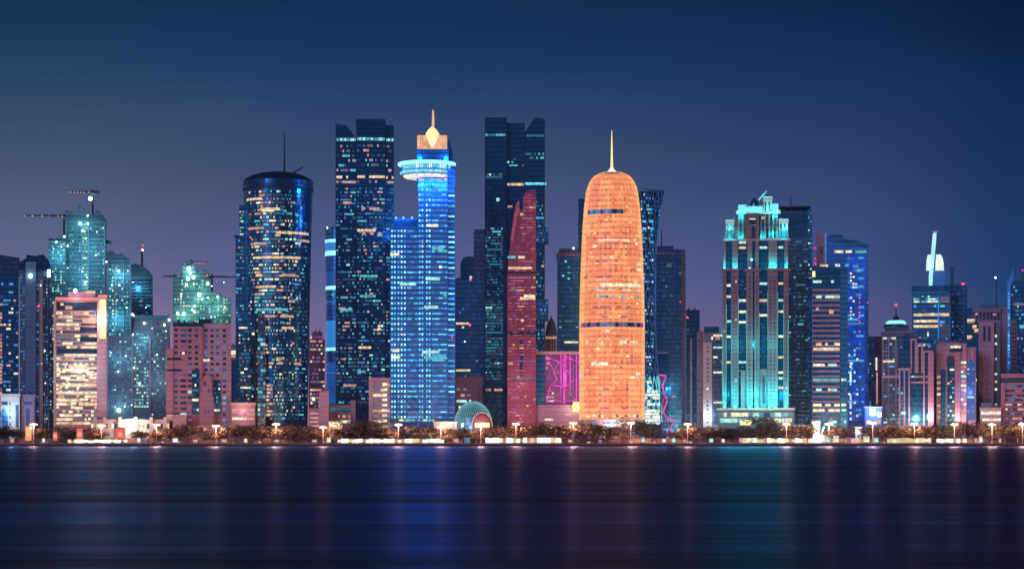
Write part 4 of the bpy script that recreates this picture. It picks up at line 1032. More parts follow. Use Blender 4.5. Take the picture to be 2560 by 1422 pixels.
def blue_sloped_tower():
    t = T("office_tower", "cobalt tower with roof sloping down rightwards, beside a pale slab with pink lights", 2108, 1965)
    t.poly("wall", "blue_lit_glass", [(2066, 1107), (2066, 588), (2106, 588), (2108, 598), (2150, 606), (2171, 614), (2171, 1107)], 0, 32)
    t.box("pale_slab", "lavender_wall", 2041, 2062, 582, None, -1, 20); t.box("slab_edge", "bluegrey", 2061, 2066, 582, 660, -.8, 14); t.box("slab_window", "slate_glass", 2050, 2056, 617, 634, -1.3, 0)
    t.poly("roof_screen", "navy_glass", [(2072, 592), (2072, 585), (2106, 586), (2108, 596), (2150, 604), (2171, 612), (2171, 622), (2072, 602)], -.8, 6)
    for x, y in ((2034, 616), (2036, 643), (2034, 655), (2040, 659)): t.box("pink_light", "magenta", x, x + 7, y, y + 5, 1, 3)
    t.box("light_strip", "warm", 2050, 2070, 661, 667, -1.8, -.9)
    F = t.flat()
    for x0, x1, y, c in ((2086, 2108, 626, "cream"), (2114, 2130, 626, "cream"), (2138, 2166, 627, "teal"), (2088, 2100, 660, "cream"), (2112, 2122, 660, "azure"), (2142, 2151, 673, "cream")): t.plate(F, x0, x1, y, y + 6, c, .5)
    t.box("lit_bay", "cobalt_lit_glass", 2118, 2163, 640, 1052, -.35, .5)
    t.win(F, 2119, 2160, 640, 1050, 40, 6, .8, "deepblue:4 azure:5 bluegrey:1", .92, .5, out=.55)
    t.win(F, 2124, 2144, 680, 800, 14, 3, .4, "cream:2 white mint", .7, .5, False, out=.7); t.win(F, 2124, 2129, 905, 1050, 20, 1, .95, "white:2 cyan cream", .9, .85, False, out=.8)
    t.win(F, 2120, 2160, 860, 1055, 18, 6, .12, "cream white mint", .7, .5, False, out=.7)
    for y in (742, 754, 766, 778, 790, 802, 826): t.plate(F, 2147, 2150.5, y, y + 6, "magenta", .9)
    t.ball("beacon", "magenta", 2169, 757, 1.1, -1.5); t.done()
def mauve_striped_office():
    t = T("office_block", "dark office tower banded with thin mauve stripes, right of the navy rail tower", 2074, 1880, "office tower")
    t.box("wall", "dark_glass", 2031, 2118, 672, None, 0, 30); t.poly("top_screen", "dark_roof", [(2031, 676), (2031, 664), (2118, 672), (2118, 682)], -.8, 20)
    t.box("end_strip", "navy_glass", 2101, 2119, 680, None, -1, 8)
    n = 26; t.bands("lavender_wall", 2031, 2100, 722, 1052, n, .42, .7)
    F = t.flat()
    for y, c, p in ((738, "teal mint cream", .8), (768, "peach dimteal", .2), (700, "mint cream", .35), (830, "cream", .3), (856, "cream warm", .5), (868, "cream warm:2", 1), (908, "cream mint", .25), (945, "teal mint", .8), (970, "cream mint", .45), (1008, "cream", .9), (1021, "mint cream", .9), (1050, "mint peach", .7)):
        t.win(F, 2032, 2100, y, y + 8, 1, 9, p, c, .85, .8, True, rowp=lambda i: 1, out=1.0)
        if y > 940: t.win(t.flat(-1), 2103, 2116, y, y + 8, 1, 2, .8, "cream mint", .85, .8, out=.4)
    t.plate(F, 2073, 2084, 775, 784, "peach", 1.0); t.box("lit_sign", "sign_yellow", 2031, 2038, 678, 692, -1.3, -.6); t.done()
def navy_slot_block():
    t = T("office_block", "plain navy block with one pale vertical light, left of the lit cap tower", 2185, 2030, "office block")
    t.box("wall", "navy_glass", 2166, 2204, 840, None, 0, 24); t.box("side_pier", "mauve_stone", 2186, 2204, 846, None, -1, 10); t.box("light_strip", "cream", 2189, 2193, 894, 925, -1.6, -.8); t.box("light_strip", "peach", 2191, 2194, 930, 1010, -1.6, -.8)
    t.win(t.flat(), 2167, 2184, 860, 1040, 24, 3, .14, "teal mint azure", .7, .5, False); t.done()
def lit_cap_tower():
    t = T("domed_tower", "grey blue tower with glowing round cap and a red beacon on its mast", 2242, 1930)
    t.box("wall", "slate_glass", 2204, 2286, 832, None, 0, 28); t.box("crown", "blue_concrete", 2212, 2272, 816, 834, 4, 26)
    t.lathe("cap", "dark_roof", [(32, 818), (32, 812), (26, 808)], 2240, 14, 32); t.lathe("cap_light", "hotcyan", [(26, 809), (25, 803), (18, 799)], 2240, 14, 32); t.lathe("cap_roof", "dark_roof", [(18, 800), (8, 796), (5, 788)], 2240, 14, 20)
    t.bar("mast", "dark_steel", (2240, 790, 14), (2240, 764, 14), .5, .3); t.ball("beacon", "red", 2240, 760, 1.9, 14)
    t.box("cornice", "mauve_stone", 2202, 2288, 828, 833, -1, 28.5); t.poly("dark_flank", "dark_glass", [(2258, 1000), (2258, 840), (2268, 834), (2288, 852), (2288, 1000)], -1.4, 2)
    t.piers("pale_stone", (2207, 2222, 2240), 4, 850, None, .9); t.piers("mauve_stone", (2243,), 6, 870, 915, 1.2)
    F = t.flat()
    t.win(F, 2206, 2240, 842, 848, 1, 6, .9, "cream grey", .8, .8); t.win(F, 2208, 2236, 900, 906, 1, 5, 1, "cream mint", .9, .9, out=1.2); t.win(F, 2206, 2256, 855, 1060, 22, 8, .3, "dimteal:3 azure:1 teal:1 mint:.6", .7, .5)
    t.box("band", "pale_stone", 2204, 2286, 938, 945, -1.5, .4); t.win(t.flat(-1.5), 2206, 2286, 939, 944, 1, 12, .6, "cream mint", .8, .8)
    t.roof(2272, 2286, 832); t.done()
def white_fin_tower():
    t = T("fin_tower", "navy tower topped by glowing white sail panels and a tall light fin", 2328, 2020)
    t.box("wall", "navy_glass", 2280, 2374, 720, None, 0, 32); t.box("roof_band", "dark_roof", 2279, 2376, 714, 727, -.6, 32.5)
    t.box("upper_drum", "glow_blue_dim", 2334, 2364, 672, 716, 8, 24)
    t.poly("light_fin", "fin_light", [(2322, 716), (2322, 690), (2327, 640), (2332, 583), (2341, 578), (2341, 590), (2337, 640), (2332, 690), (2331, 716)], 4, 5.5)
    t.box("fin_cap", "pale_steel", 2331, 2345, 577, 581, 3, 6.5)
    t.poly("sail_panel", "sail", [(2315, 675), (2316, 650), (2319, 636), (2327, 635), (2326, 675)], 6, 7.5)
    t.poly("sail_panel", "sail", [(2338, 675), (2340, 635), (2352, 635), (2356, 642), (2359, 656), (2360, 675)], 6, 7.5)
    F = t.flat()
    t.win(F, 2284, 2344, 738, 757, 3, 12, .85, "mint:3 teal:2 cream:2", .9, .7, out=.5); t.win(F, 2346, 2372, 742, 757, 2, 5, .9, "rose grey", .9, .7)
    for y in (783, 799, 812): t.win(F, 2284, 2346, y, y + 7, 1, 9, 1, "warm:2 cream:1", .97, .9, out=.5)
    t.plate(F, 2346, 2373, 783, 790, "warm", .5)
    t.win(F, 2284, 2370, 760, 900, 14, 12, .4, "deepblue:4 azure:1.5 teal:1 dimteal:2", .8, .6); t.bar("light_fin_lower", "glow_blue", (2346, 740, -.6), (2346, 846, -.6), .5)
    t.box("side_face", "dimgrey", 2351, 2373, 812, 845, -.7, .3); t.plate(F, 2318, 2322, 829, 840, "cream", .5); t.ball("beacon", "red", 2352, 813, 1.2, -2); t.ball("beacon", "red", 2300, 843, .9, -2)
    t.lamp(2330, 655, -14, 12000, (.4, .75, 1), 2); t.done()
def black_companion_tower():
    t = T("office_tower", "slim black tower with a red roof lamp beside the white finned tower", 2398, 2045)
    t.box("wall", "dark_glass", 2376, 2418, 712, None, 0, 28); t.box("chimney", "navy_glass", 2375, 2386, 664, 715, 8, 16); t.box("panel", "slate_glass", 2387, 2402, 728, 740, -.5, .5)
    t.box("roof_light", "red", 2403, 2411, 707, 711, 2, 5); t.piers("navy_glass", (2378, 2386, 2410), 3, 715, None, .7)
    t.win(t.flat(), 2380, 2388, 720, 860, 14, 2, .5, "azure deepblue:3 dimteal", .7, .5, False); t.win(t.flat(), 2390, 2416, 745, 860, 14, 4, .15, "deepblue dimteal"); t.roof(2388, 2402, 712); t.done()
def mauve_pilaster_hall():
    t = T("stone_block", "dusky stone block of stepped tall pilasters below the white finned tower", 2296, 1860, "office block")
    t.box("wall", "dark_glass", 2247, 2336, 870, None, 0, 26); t.box("low_front", "dark_glass", 2247, 2275, 925, None, -3, 1)
    for x0, x1, y in ((2276, 2292, 850), (2292, 2308, 862), (2308, 2331, 880)):
        for a, b in ((x0, x0 + 4), (x1 - 5, x1)): t.box("pilaster", "pink_stone", a, b, y, None if x0 > 2300 else 932, -2.6, .4)
        t.box("lintel", "pink_stone", x0 + .2, x1 - .2, y - 4, y + 1, -3, .6)
    t.box("end_pier", "pink_stone", 2320, 2334, 880, None, -3.3, 6)
    for x in (2247, 2259, 2271): t.box("pilaster", "mauve_stone", x, x + 4, 925, None, -4, -2.8)
    t.box("lintel", "mauve_stone", 2245, 2277, 920, 926, -4.4, 1); t.box("roof_screen", "dark_roof", 2290, 2332, 846, 852, 4, 20)
    F = t.flat()
    t.win(F, 2294, 2326, 858, 866, 1, 5, 1, "cream mint grey", .9, .7); t.box("band", "mauve_stone", 2206, 2332, 938, 944, -1.6, .5); t.box("band", "mauve_stone", 2248, 2332, 953, 958, -1.6, .5)
    t.win(t.flat(-1.6), 2278, 2330, 939, 943, 1, 8, .7, "cream teal mint", .9, .8); t.win(t.flat(-3), 2251, 2258, 960, 1050, 10, 1, .8, "dimteal teal", .9, .7)
    t.plate(t.flat(-4), 2252, 2264, 1028, 1036, "mint", .5); t.lamp(2290, 1045, -10, 16000, (1, .5, .42), 2); t.lamp(2325, 1040, -10, 16000, (1, .5, .42), 2); t.done()
def mauve_arch_block():
    t = T("stone_block", "mauve stone block with small round arch and ladder of cream windows", 2390, 1870, "office block")
    t.box("wall", "mauve_stone", 2341, 2416, 858, None, 0, 26); t.box("roof_block", "mauve_stone", 2344, 2398, 852, 859, 4, 22)
    t.box("right_wing", "mauve_stone", 2416, 2440, 868, None, 2, 24); t.box("slot", "plain_dark", 2374, 2406, 868, 880, -.5, .6); t.plate(t.flat(), 2376, 2402, 864, 870, "cream", .8)
    t.poly("arch_window", "plain_dark", [(2367, 912), (2367, 896), (2370, 891), (2377, 889), (2384, 891), (2386, 896), (2386, 912)], -.5, .5)
    t.box("glass_bay", "dark_glass", 2352, 2364, 924, None, -.6, .5); t.box("glass_bay", "dark_glass", 2368, 2386, 912, None, -.7, .5); t.box("front_pier", "pink_stone", 2387, 2401, 880, None, -2.2, .5)
    t.box("blue_glass_bay", "glow_blue_dim", 2416, 2437, 900, 1050, 1.4, 2.6)
    t.win(t.flat(-.7), 2368, 2386, 918, 1055, 12, 3, .5, "cream:2 grey teal:.5", .9, .45); t.win(t.flat(), 2402, 2416, 900, 1050, 13, 2, .75, "cream:3 peach mint", .9, .5); t.win(t.flat(), 2336 + 6, 2352, 876, 1050, 12, 1, .5, "cream peach", .9, .4)
    t.win(t.flat(1.4), 2418, 2436, 905, 1045, 12, 3, .35, "cream azure:3 mint", .8, .4); t.ball("beacon", "red", 2378, 953, 1.0, -2)
    for x in (2419, 2432): t.box("wing_pier", "pink_stone", x, x + 4, 872, 905, 1, 2.4)
    t.lamp(2394, 1050, -10, 18000, (1, .55, .4), 2); t.lamp(2425, 980, -8, 5000, (.2, .4, 1), 2); t.roof(2346, 2396, 852); t.done()
def lit_terraces():
    t = T("terraced_block", "dark stepped terraces with cream lit edges behind the mauve arch block", 2432, 1960, "building")
    t.poly("wall", "dark_glass", [(2416, 1107), (2416, 770), (2431, 770), (2431, 790), (2446, 806), (2446, 1107)], 0, 24)
    for x0, x1, y in ((2418, 2438, 797), (2431, 2441, 812), (2436, 2446, 822), (2418, 2430, 838), (2422, 2440, 892), (2420, 2442, 946), (2418, 2436, 988)): t.plate(t.flat(), x0, x1, y, y + 7, "warm", .4); t.plate(t.flat(), x0, x1 - 4, y + 8, y + 10, "peach", .3)
    t.done()
def mauve_slot_tower():
    t = T("stone_tower", "slender mauve stone tower with two long slots and rows of tiny square windows", 2465, 1900)
    t.box("wall", "lavender_wall", 2446, 2485, 804, None, 0, 22); t.box("roof_slab", "mauve_stone", 2444, 2486, 800, 805, -.6, 22.5); t.box("side_wall", "blue_concrete", 2485, 2500, 806, None, 4, 24)
    for x in (2458, 2470): t.box("slot", "plain_dark", x, x + 6, 816, 852, -.5, .5)
    for i in range(14):
        for x in (2459, 2471): t.plate(t.flat(), x, x + 4.5, 884 + i * 11.5, 889 + i * 11.5, "dimgrey")
    t.win(t.flat(4), 2486, 2494, 830, 1020, 10, 1, .8, "cream peach dimgrey", .7, .3, False); t.roof(2447, 2484, 800); t.done()
def mauve_attic_tower():
    t = T("stone_tower", "wide mauve tower with dark attic storey standing behind the slender slotted one", 2472, 2030)
    t.box("wall", "lavender_wall", 2434, 2502, 800, None, 0, 26); t.box("attic", "plain_dark", 2435, 2501, 780, 801, 1, 25); t.box("roof_slab", "mauve_stone", 2432, 2503, 770, 781, -.6, 26.5)
    t.piers("mauve_stone", [2438 + i * 9 for i in range(8)], 3, 781, 800, .2, 1); t.box("plant_room", "blue_concrete", 2450, 2496, 762, 771, 8, 22); t.box("side_shaft", "lavender_wall", 2502, 2518, 768, None, 2, 26)
    t.plate(t.flat(), 2438, 2444, 782, 787, "peach"); t.plate(t.flat(), 2482, 2490, 784, 788, "peach"); t.bar("mast", "dark_steel", (2491, 764), (2491, 700), .4, .3); t.ball("floodlight", "hotwhite", 2489, 693, 1.3, 6); t.done()
def edge_tower_east():
    t = T("office_tower", "dark tower cut off by the photo's right edge, with blue lit pointed fin", 2548, 1990)
    t.box("wall", "dark_glass", 2521, 2600, 702, None, 0, 30); t.poly("corner_fin", "glow_blue_dim", [(2518, 925), (2518, 704), (2526, 690), (2533, 668), (2534, 700), (2527, 712), (2526, 925)], -2, 3)
    F = t.flat()
    t.win(F, 2528, 2596, 712, 930, 22, 14, .22, "azure:2 deepblue:4 teal:1 dimteal:3 peach:.5", .8, .5); t.plate(F, 2534, 2560, 757, 764, "grey", .5); t.plate(F, 2548, 2566, 812, 820, "teal", .5)
    t.win(t.flat(-2), 2519, 2525, 730, 920, 22, 1, .8, "azure:3 cyan", .8, .7, False, out=.3); t.box("balcony_column", "mauve_stone", 2528, 2542, 800, 930, -1.2, 1); t.win(t.flat(-1.2), 2529, 2541, 806, 925, 11, 2, 1, "plain_dark", .6, .5, False)
    t.ball("beacon", "magenta", 2557, 675, 1.7, 4); t.bar("mast", "dark_steel", (2557, 704), (2557, 678), .4); t.done()
def banded_stone_block():
    t = T("stone_block", "dusky pink block with horizontal window bands at the bay's far east corner", 2545, 1850, "office block")
    t.box("wall", "pink_stone", 2504, 2600, 940, None, 0, 26); t.box("attic", "plain_dark", 2504, 2600, 944, 956, -.4, 1); t.box("roof_slab", "pink_stone", 2502, 2602, 934, 943, -1, 26.5); t.box("pier", "pink_stone", 2502, 2512, 956, None, -1.3, 3)
    for i in range(9):
        y = 962 + i * 11.5; t.box("window_band", "plain_dark", 2513, 2600, y, y + 6, -.4, .5)
        t.win(t.flat(-.4), 2513, 2598, y, y + 6, 1, 14, .5, "dimteal:3 rose:2 grey:2 cream:.8 peach" if i != 4 else "cream:4 mint peach", .9, .8, rowp=lambda i: 1)
    t.roof(2506, 2560, 934); t.done()

for fn in (edge_tower_west, slab_tower, white_villa_block, pink_gate_block, striped_office, green_lit_core, stepped_unfinished, dome_top_unfinished, teal_window_block, floodlit_site_tower,
           pink_grid_block, slim_lit_top, round_dark_tower, rosy_backdrop_block, plain_mauve_slab, red_podium, waisted_blue_tower, dark_twin_west, ring_restaurant_tower, mauve_lit_block,
           low_wing_by_twin, shaded_mid_block, mauve_back_block, lattice_dome, horned_dark_tower, red_sail_tower, magenta_led_block, pale_cupola_block, navy_flat_top, orange_tower,
           lattice_waist_tower, magenta_zigzag, framed_navy_tower, navy_step_block, pale_grey_block, teal_floodlit_tower, navy_rail_tower, blue_sloped_tower, mauve_striped_office,
           navy_slot_block, lit_cap_tower, white_fin_tower, black_companion_tower, mauve_pilaster_hall, mauve_arch_block, lit_terraces, mauve_slot_tower, mauve_attic_tower, edge_tower_east, banded_stone_block):
    fn()
print("window parts", N_PART[0])

# ------------------------------------------------------------------ water, ground, road
def sheet(name, m, x0, x1, y0, y1, z):
    me = bpy.data.meshes.new(name)
    me.from_pydata([(x0, y0, z), (x1, y0, z), (x1, y1, z), (x0, y1, z)], [], [(0, 1, 2, 3)])
    me.materials.append(MATS[m])
    o = bpy.data.objects.new(name, me); COL.objects.link(o)
    return tag(o, kind="structure")

def water_mat():
    """deep water whose wave facets throw back part of the light; calmer and choppier lanes lie across the bay"""
    m, nt, p = new_mat("water")
    p.inputs["Base Color"].default_value = (.0005, .003, .012, 1); p.inputs["Roughness"].default_value = .5; p.inputs["Specular IOR Level"].default_value = .1
    tc = nt.nodes.new("ShaderNodeTexCoord")
    def wave(sx, sy, det, rough=.6):
        mp = nt.nodes.new("ShaderNodeMapping"); mp.inputs["Scale"].default_value = (sx, sy, 1)
        nz = nt.nodes.new("ShaderNodeTexNoise"); nz.inputs["Scale"].default_value = 1.0; nz.inputs["Detail"].default_value = det; nz.inputs["Roughness"].default_value = rough
        nt.links.new(tc.outputs["Object"], mp.inputs[0]); nt.links.new(mp.outputs[0], nz.inputs["Vector"])
        return nz.outputs["Fac"]
    lanes, fine = wave(.0003, .009, 12, .88), wave(.01, .6, 5)
    sy = nt.nodes.new("ShaderNodeSeparateXYZ"); nt.links.new(tc.outputs["Object"], sy.inputs[0])
    shore_mix = nt.nodes.new("ShaderNodeMapRange"); shore_mix.inputs[1].default_value, shore_mix.inputs[2].default_value = 900, 1650
    shore_mix.inputs[3].default_value, shore_mix.inputs[4].default_value = 0, .3      # stronger reflection toward the quay, put in for the bright shore band
    nt.links.new(sy.outputs["Y"], shore_mix.inputs[0])
    gl = nt.nodes.new("ShaderNodeBsdfAnisotropic"); gl.distribution = 'GGX'
    gl.inputs["Color"].default_value = (.21, .38, .98, 1)
    mr = nt.nodes.new("ShaderNodeMapRange"); mr.inputs[1].default_value, mr.inputs[2].default_value = .38, .62
    mr.inputs[3].default_value, mr.inputs[4].default_value = .35, .28
    nt.links.new(lanes, mr.inputs[0]); nt.links.new(mr.outputs[0], gl.inputs["Roughness"])
    mx = nt.nodes.new("ShaderNodeMixShader")
    fr = nt.nodes.new("ShaderNodeMapRange"); fr.inputs[1].default_value, fr.inputs[2].default_value = .44, .575
    fr.inputs[3].default_value, fr.inputs[4].default_value = .04, .52
    ad = nt.nodes.new("ShaderNodeMath"); ad.operation = 'ADD'; nt.links.new(fr.outputs[0], ad.inputs[0]); nt.links.new(shore_mix.outputs[0], ad.inputs[1])
    nt.links.new(lanes, fr.inputs[0]); nt.links.new(ad.outputs[0], mx.inputs[0])
    bp = nt.nodes.new("ShaderNodeBump"); bp.inputs["Strength"].default_value = .35; bp.inputs["Distance"].default_value = .2
    nt.links.new(fine, bp.inputs["Height"]); nt.links.new(bp.outputs[0], gl.inputs["Normal"])
    nt.links.new(p.outputs[0], mx.inputs[1]); nt.links.new(gl.outputs[0], mx.inputs[2])
    nt.links.new(mx.outputs[0], nt.nodes["Material Output"].inputs[0])
water_mat()
SHORE = 1703.0
sheet("water", "water", -4000, 4000, -300, SHORE + 2, 0.0)
sheet("ground", "soil", -6000, 6000, SHORE + .5, 12000, GROUND - .05)
sheet("promenade_pavement", "paving", -700, 700, SHORE + .6, 1727, GROUND)
sheet("road", "asphalt", -900, 900, 1728, 1748, GROUND - .03)
mb = MB()
for i in range(-60, 60): mb.box(i * 8.0, i * 8.0 + 3.5, 1737.9, 1738.1, GROUND - .028, GROUND - .022, "road_paint")
tag(mb.build("road_markings"), kind="structure")
for y in (1727.0, 1748.0):
    tag(MB().box(-700, 700, y, y + .5, GROUND - .04, GROUND + .12, "kerb_stone").build("road_kerb"), kind="structure")
q = thing("quay_wall", "long stone quay wall with dark foot along the water's edge", "quay wall", (0, SHORE, 0))
MB().box(-700, 700, -2.2, .6, -1.0, 1.5, "rock").build("wall", q)
MB().box(-700, 700, -1.6, 1.2, 1.5, 2.15, "paving").build("coping", q)
rr = random.Random(3)
mb = MB()
for i in range(900):
    x, y, s_ = rr.uniform(-420, 420), SHORE - rr.uniform(2.2, 5), rr.uniform(.4, 1.0)
    j = lambda: rr.uniform(.6, 1.1) * s_
    mb.hexa([(x - j(), y - j(), -.4), (x + j(), y - j(), -.4), (x + j(), y + j(), -.4), (x - j(), y + j(), -.4), (x - j() * .6, y - j() * .6, s_ * .7), (x + j() * .6, y - j() * .6, s_ * .8), (x + j() * .6, y + j() * .6, s_ * .7), (x - j() * .6, y + j() * .6, s_ * .9)], "rock")
tag(mb.build("shore_rocks"), "dark broken rocks along the quay foot", "rocks", kind="stuff")

# ------------------------------------------------------------------ what stands where, for the labels of small things
LANDMARKS = [(-50, 48, "the white villa-like block"), (48, 135, "the pale blue slab tower"), (135, 245, "the warm striped office"), (245, 330, "the bright vertical sign"), (330, 425, "the white arcade"),
             (425, 505, "the pink grid block"), (505, 582, "the gabled bay"), (582, 640, "the red podium"), (640, 705, "the round dark tower"), (705, 775, "the round tower's far side"), (775, 825, "the plain mauve slab"),
             (825, 920, "the twin tower's low wing"), (920, 976, "the mauve lit block"), (976, 1060, "the ring restaurant tower's wing"), (1060, 1130, "the ring restaurant tower"), (1130, 1232, "the lattice dome"), (1232, 1268, "the horned dark tower"),
             (1268, 1342, "the red sail tower"), (1342, 1452, "the magenta striped block"), (1452, 1530, "the orange tower's first half"), (1530, 1612, "the orange tower's second half"), (1612, 1700, "the pink zigzag light"), (1700, 1760, "the navy step block"),
             (1760, 1806, "the pale grey block"), (1806, 1890, "the turquoise tower"), (1890, 1980, "the turquoise tower's far half"), (1980, 2032, "the navy rail tower"), (2032, 2118, "the mauve striped tower"), (2118, 2170, "the cobalt tower"), (2170, 2245, "the lit cap tower"),
             (2245, 2338, "the tall stone pilasters"), (2338, 2440, "the mauve arch block"), (2440, 2503, "the slender slotted tower"), (2503, 2700, "the banded pink block")]
def mark(px):
    for i, (a, b, w) in enumerate(LANDMARKS):
        if a <= px < b: return i, w
    return len(LANDMARKS) - 1, LANDMARKS[-1][2]
ORD = ["first", "second", "third", "fourth", "fifth", "sixth"]
def label_row(items, text):
    """items: (root, px, look); gives each its own label from what stands behind it, then by order from the west"""
    by = {}
    for it in sorted(items, key=lambda t: t[1]): by.setdefault((mark(it[1])[0], it[2]), []).append(it)
    for (i, look), its in by.items():
        for k, (o, px, _) in enumerate(its):
            o["label"] = text.format(look=look, mark=LANDMARKS[i][2]) if len(its) == 1 else (ORD[k] + " " + text.format(look=look + "s" if False else look, mark=LANDMARKS[i][2]))

# ------------------------------------------------------------------ low lit buildings and light trail stand-ins along the shore
def streak(px0, px1, y0, n, look, Y=1716, color="hot", taper=0, y1=None):  # added glowing block standing in for light trails along the quay
    t = T("trail_stand_in", look, (px0 + px1) / 2, Y, "streak", group=None)
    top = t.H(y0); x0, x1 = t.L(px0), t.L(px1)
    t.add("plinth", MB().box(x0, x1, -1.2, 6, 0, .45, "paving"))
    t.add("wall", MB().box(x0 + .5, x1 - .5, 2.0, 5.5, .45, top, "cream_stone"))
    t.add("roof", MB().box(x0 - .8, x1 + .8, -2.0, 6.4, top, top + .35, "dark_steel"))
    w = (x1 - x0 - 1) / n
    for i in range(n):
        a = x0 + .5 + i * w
        t.add("window", MB().box(a + .05, a + w - .05, .2, .5, .5 + t.rng.choice((0, 0, 0, .4)), top - t.rng.choice((.05, .05, .05, .4, .8)), t.rng.choice((color,) * 7 + ("warm_glow", "cream", "peach"))))
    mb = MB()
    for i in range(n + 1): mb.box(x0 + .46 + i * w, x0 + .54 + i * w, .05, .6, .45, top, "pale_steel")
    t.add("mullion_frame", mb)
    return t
lit("cream_glow", S(255, 246, 206), 2.1, .3, .2)
lit("warm_glow", S(255, 225, 165), .9, .4, .12)
streak(168, 320, 1098, 18, "added long low cream lit pavilion on the quay below the warm striped office", color="cream_glow")
streak(842, 1112, 1096, 30, "longest added low cream lit pavilion, below the twin tower and ring restaurant tower", color="cream_glow")
streak(1212, 1405, 1093.5, 22, "added low cream lit pavilion on the quay before the red sail tower", color="cream_glow")
streak(1846, 2008, 1094.5, 18, "added low cream lit pavilion on the quay before the turquoise tower", color="cream_glow")
streak(2216, 2330, 1094, 14, "added low cream lit pavilion on the quay below the tall stone pilasters", color="warm_glow")
streak(2340, 2418, 1096, 9, "added short cream lit pavilion on the quay below the mauve arch block", color="cream_glow")

def low(name, look, px0, px1, y0, Y, m, wins=(), depth=12, extra=None, cat="building", lamp=None):
    t = T(name, look, (px0 + px1) / 2, Y, cat)
    t.box("wall", m, px0, px1, y0 + 3, None, 0, depth); t.box("roof_slab", "pale_stone", px0 - 2, px1 + 2, y0, y0 + 3.2, -1.2, depth + .5)
    for a, b, c, d, n, pal, p in wins: t.win(t.flat(), a, b, c, d, 1, n, p, pal, .86, .9, False, rowp=lambda i: 1)
    if extra: extra(t)
    if lamp: t.lamp(lamp[0], lamp[1], -9, lamp[2], lamp[3], 1.5)
    t.done()
def arcade(t):
    for x in (238, 262, 300, 339, 378, 413): t.box("pillar", "white_wall", x - 4, x + 4, 1042, None, -2.5, -.9)
    t.box("upper_block", "white_wall", 432 - 15, 432, 1036, 1052, 1, 10)
low("arcade_building", "white arcade with pale pillars and bright openings below the teal window block", 226, 424, 1048, 1830, "white_wall",
    [(228, 424, 1058, 1072, 24, "cream:3 warm:2 peach:1 plain_dark:2 mint:1", .9), (240, 400, 1042 + 2, 1047, 10, "dimgrey plain_dark", 1)], 14, arcade, lamp=(330, 1055, 16000, (1, .95, .8)))
low("pale_block", "small blank pale block on the pink grid block's left foot", 432, 466, 1036, 1838, "pale_stone", [], 12)
low("kiosk", "glowing cream kiosk left of the dark tree, under the low wing", 822, 856, 1053, 1800, "cream_stone", [(823, 855, 1056, 1066, 6, "flame warm cream", 1)], 8, lamp=(838, 1060, 6000, (1, .7, .45)))
low("canopy_hall", "cream lit entrance hall immediately left of the lattice dome", 1085, 1152, 1053, 1822, "cream_stone", [(1100, 1152, 1056, 1067, 7, "cream warm flame", 1)], 8, lamp=(1120, 1060, 8000, (1, .75, .5)))
low("gatehouse", "bright two legged white gatehouse before the mauve striped tower", 2030, 2050, 1052, 1790, "white_wall", [(2031, 2049, 1056, 1076, 3, "cream white", 1)], 8,
    lambda t: t.poly("ramp_wall", "cream_glow", [(2050, 1105), (2050, 1086), (2058, 1066), (2062, 1066), (2056, 1086), (2078, 1092), (2078, 1105)], -1, 3), lamp=(2046, 1080, 16000, (1, .95, .8)))
low("kiosk", "small white lit kiosk below the cobalt tower", 2138, 2154, 1066, 1790, "white_wall", [(2139, 2153, 1069, 1084, 3, "white mint", 1)], 6, lamp=(2146, 1078, 6000, (1, .95, .85)))
def blue_box(t):
    t.box("lit_box", "hotwhite", 2175, 2188, 1022, 1038, -2, 1); t.box("lit_box", "hotwhite", 2194, 2203, 1031, 1041, -2, 1)
    t.lamp(2184, 1030, -7, 20000, (.15, .3, 1), 2)
low("shop_block", "low block with two glaring blue white light boxes, left of the lit cap tower", 2162, 2204, 1016, 1850, "blue_concrete", [(2166, 2202, 1050, 1060, 6, "peach flame rose", 1)], 14, blue_box)
low("terrace_block", "low white block with two broad cream light bands, right of the mauve arch block", 2450, 2503, 1018, 1850, "white_wall", [(2452, 2502, 1028, 1036, 5, "cream white", 1), (2455, 2502, 1045, 1052, 5, "cream", 1)], 14, lambda t: t.box("upper_step", "blue_concrete", 2452, 2480, 1006, 1018, 2, 12))
low("shop_row", "row of small lit shopfronts before the navy rail tower", 1985, 2030, 1062, 1800, "cream_stone", [(1986, 2029, 1066, 1074, 7, "peach mint teal cream", 1)], 8)
low("shop_row", "row of small lit shopfronts before the pink grid block", 468, 560, 1064, 1815, "pink_stone", [(470, 558, 1068, 1076, 12, "peach cream amber grey", .7)], 8)
low("shop_row", "row of small lit shopfronts behind the lamps of the round dark tower", 640, 770, 1066, 1815, "mauve_stone", [(642, 768, 1070, 1078, 16, "peach rose amber cream", .6)], 8)
low("shop_row", "row of small lit shopfronts between the red sail tower and orange tower", 1345, 1450, 1062, 1822, "mauve_stone", [(1347, 1448, 1066, 1074, 12, "peach rose cream", .6)], 8)
low("shop_row", "row of small lit shopfronts before the navy step block and pale grey block", 1690, 1795, 1068, 1815, "cream_stone", [(1692, 1793, 1072, 1080, 12, "peach mint cream rose", .7)], 8)
low("shop_row", "row of small lit shopfronts under the tall stone pilasters", 2208, 2335, 1064, 1815, "pink_stone", [(2210, 2333, 1068, 1076, 14, "peach amber cream", .7)], 8)

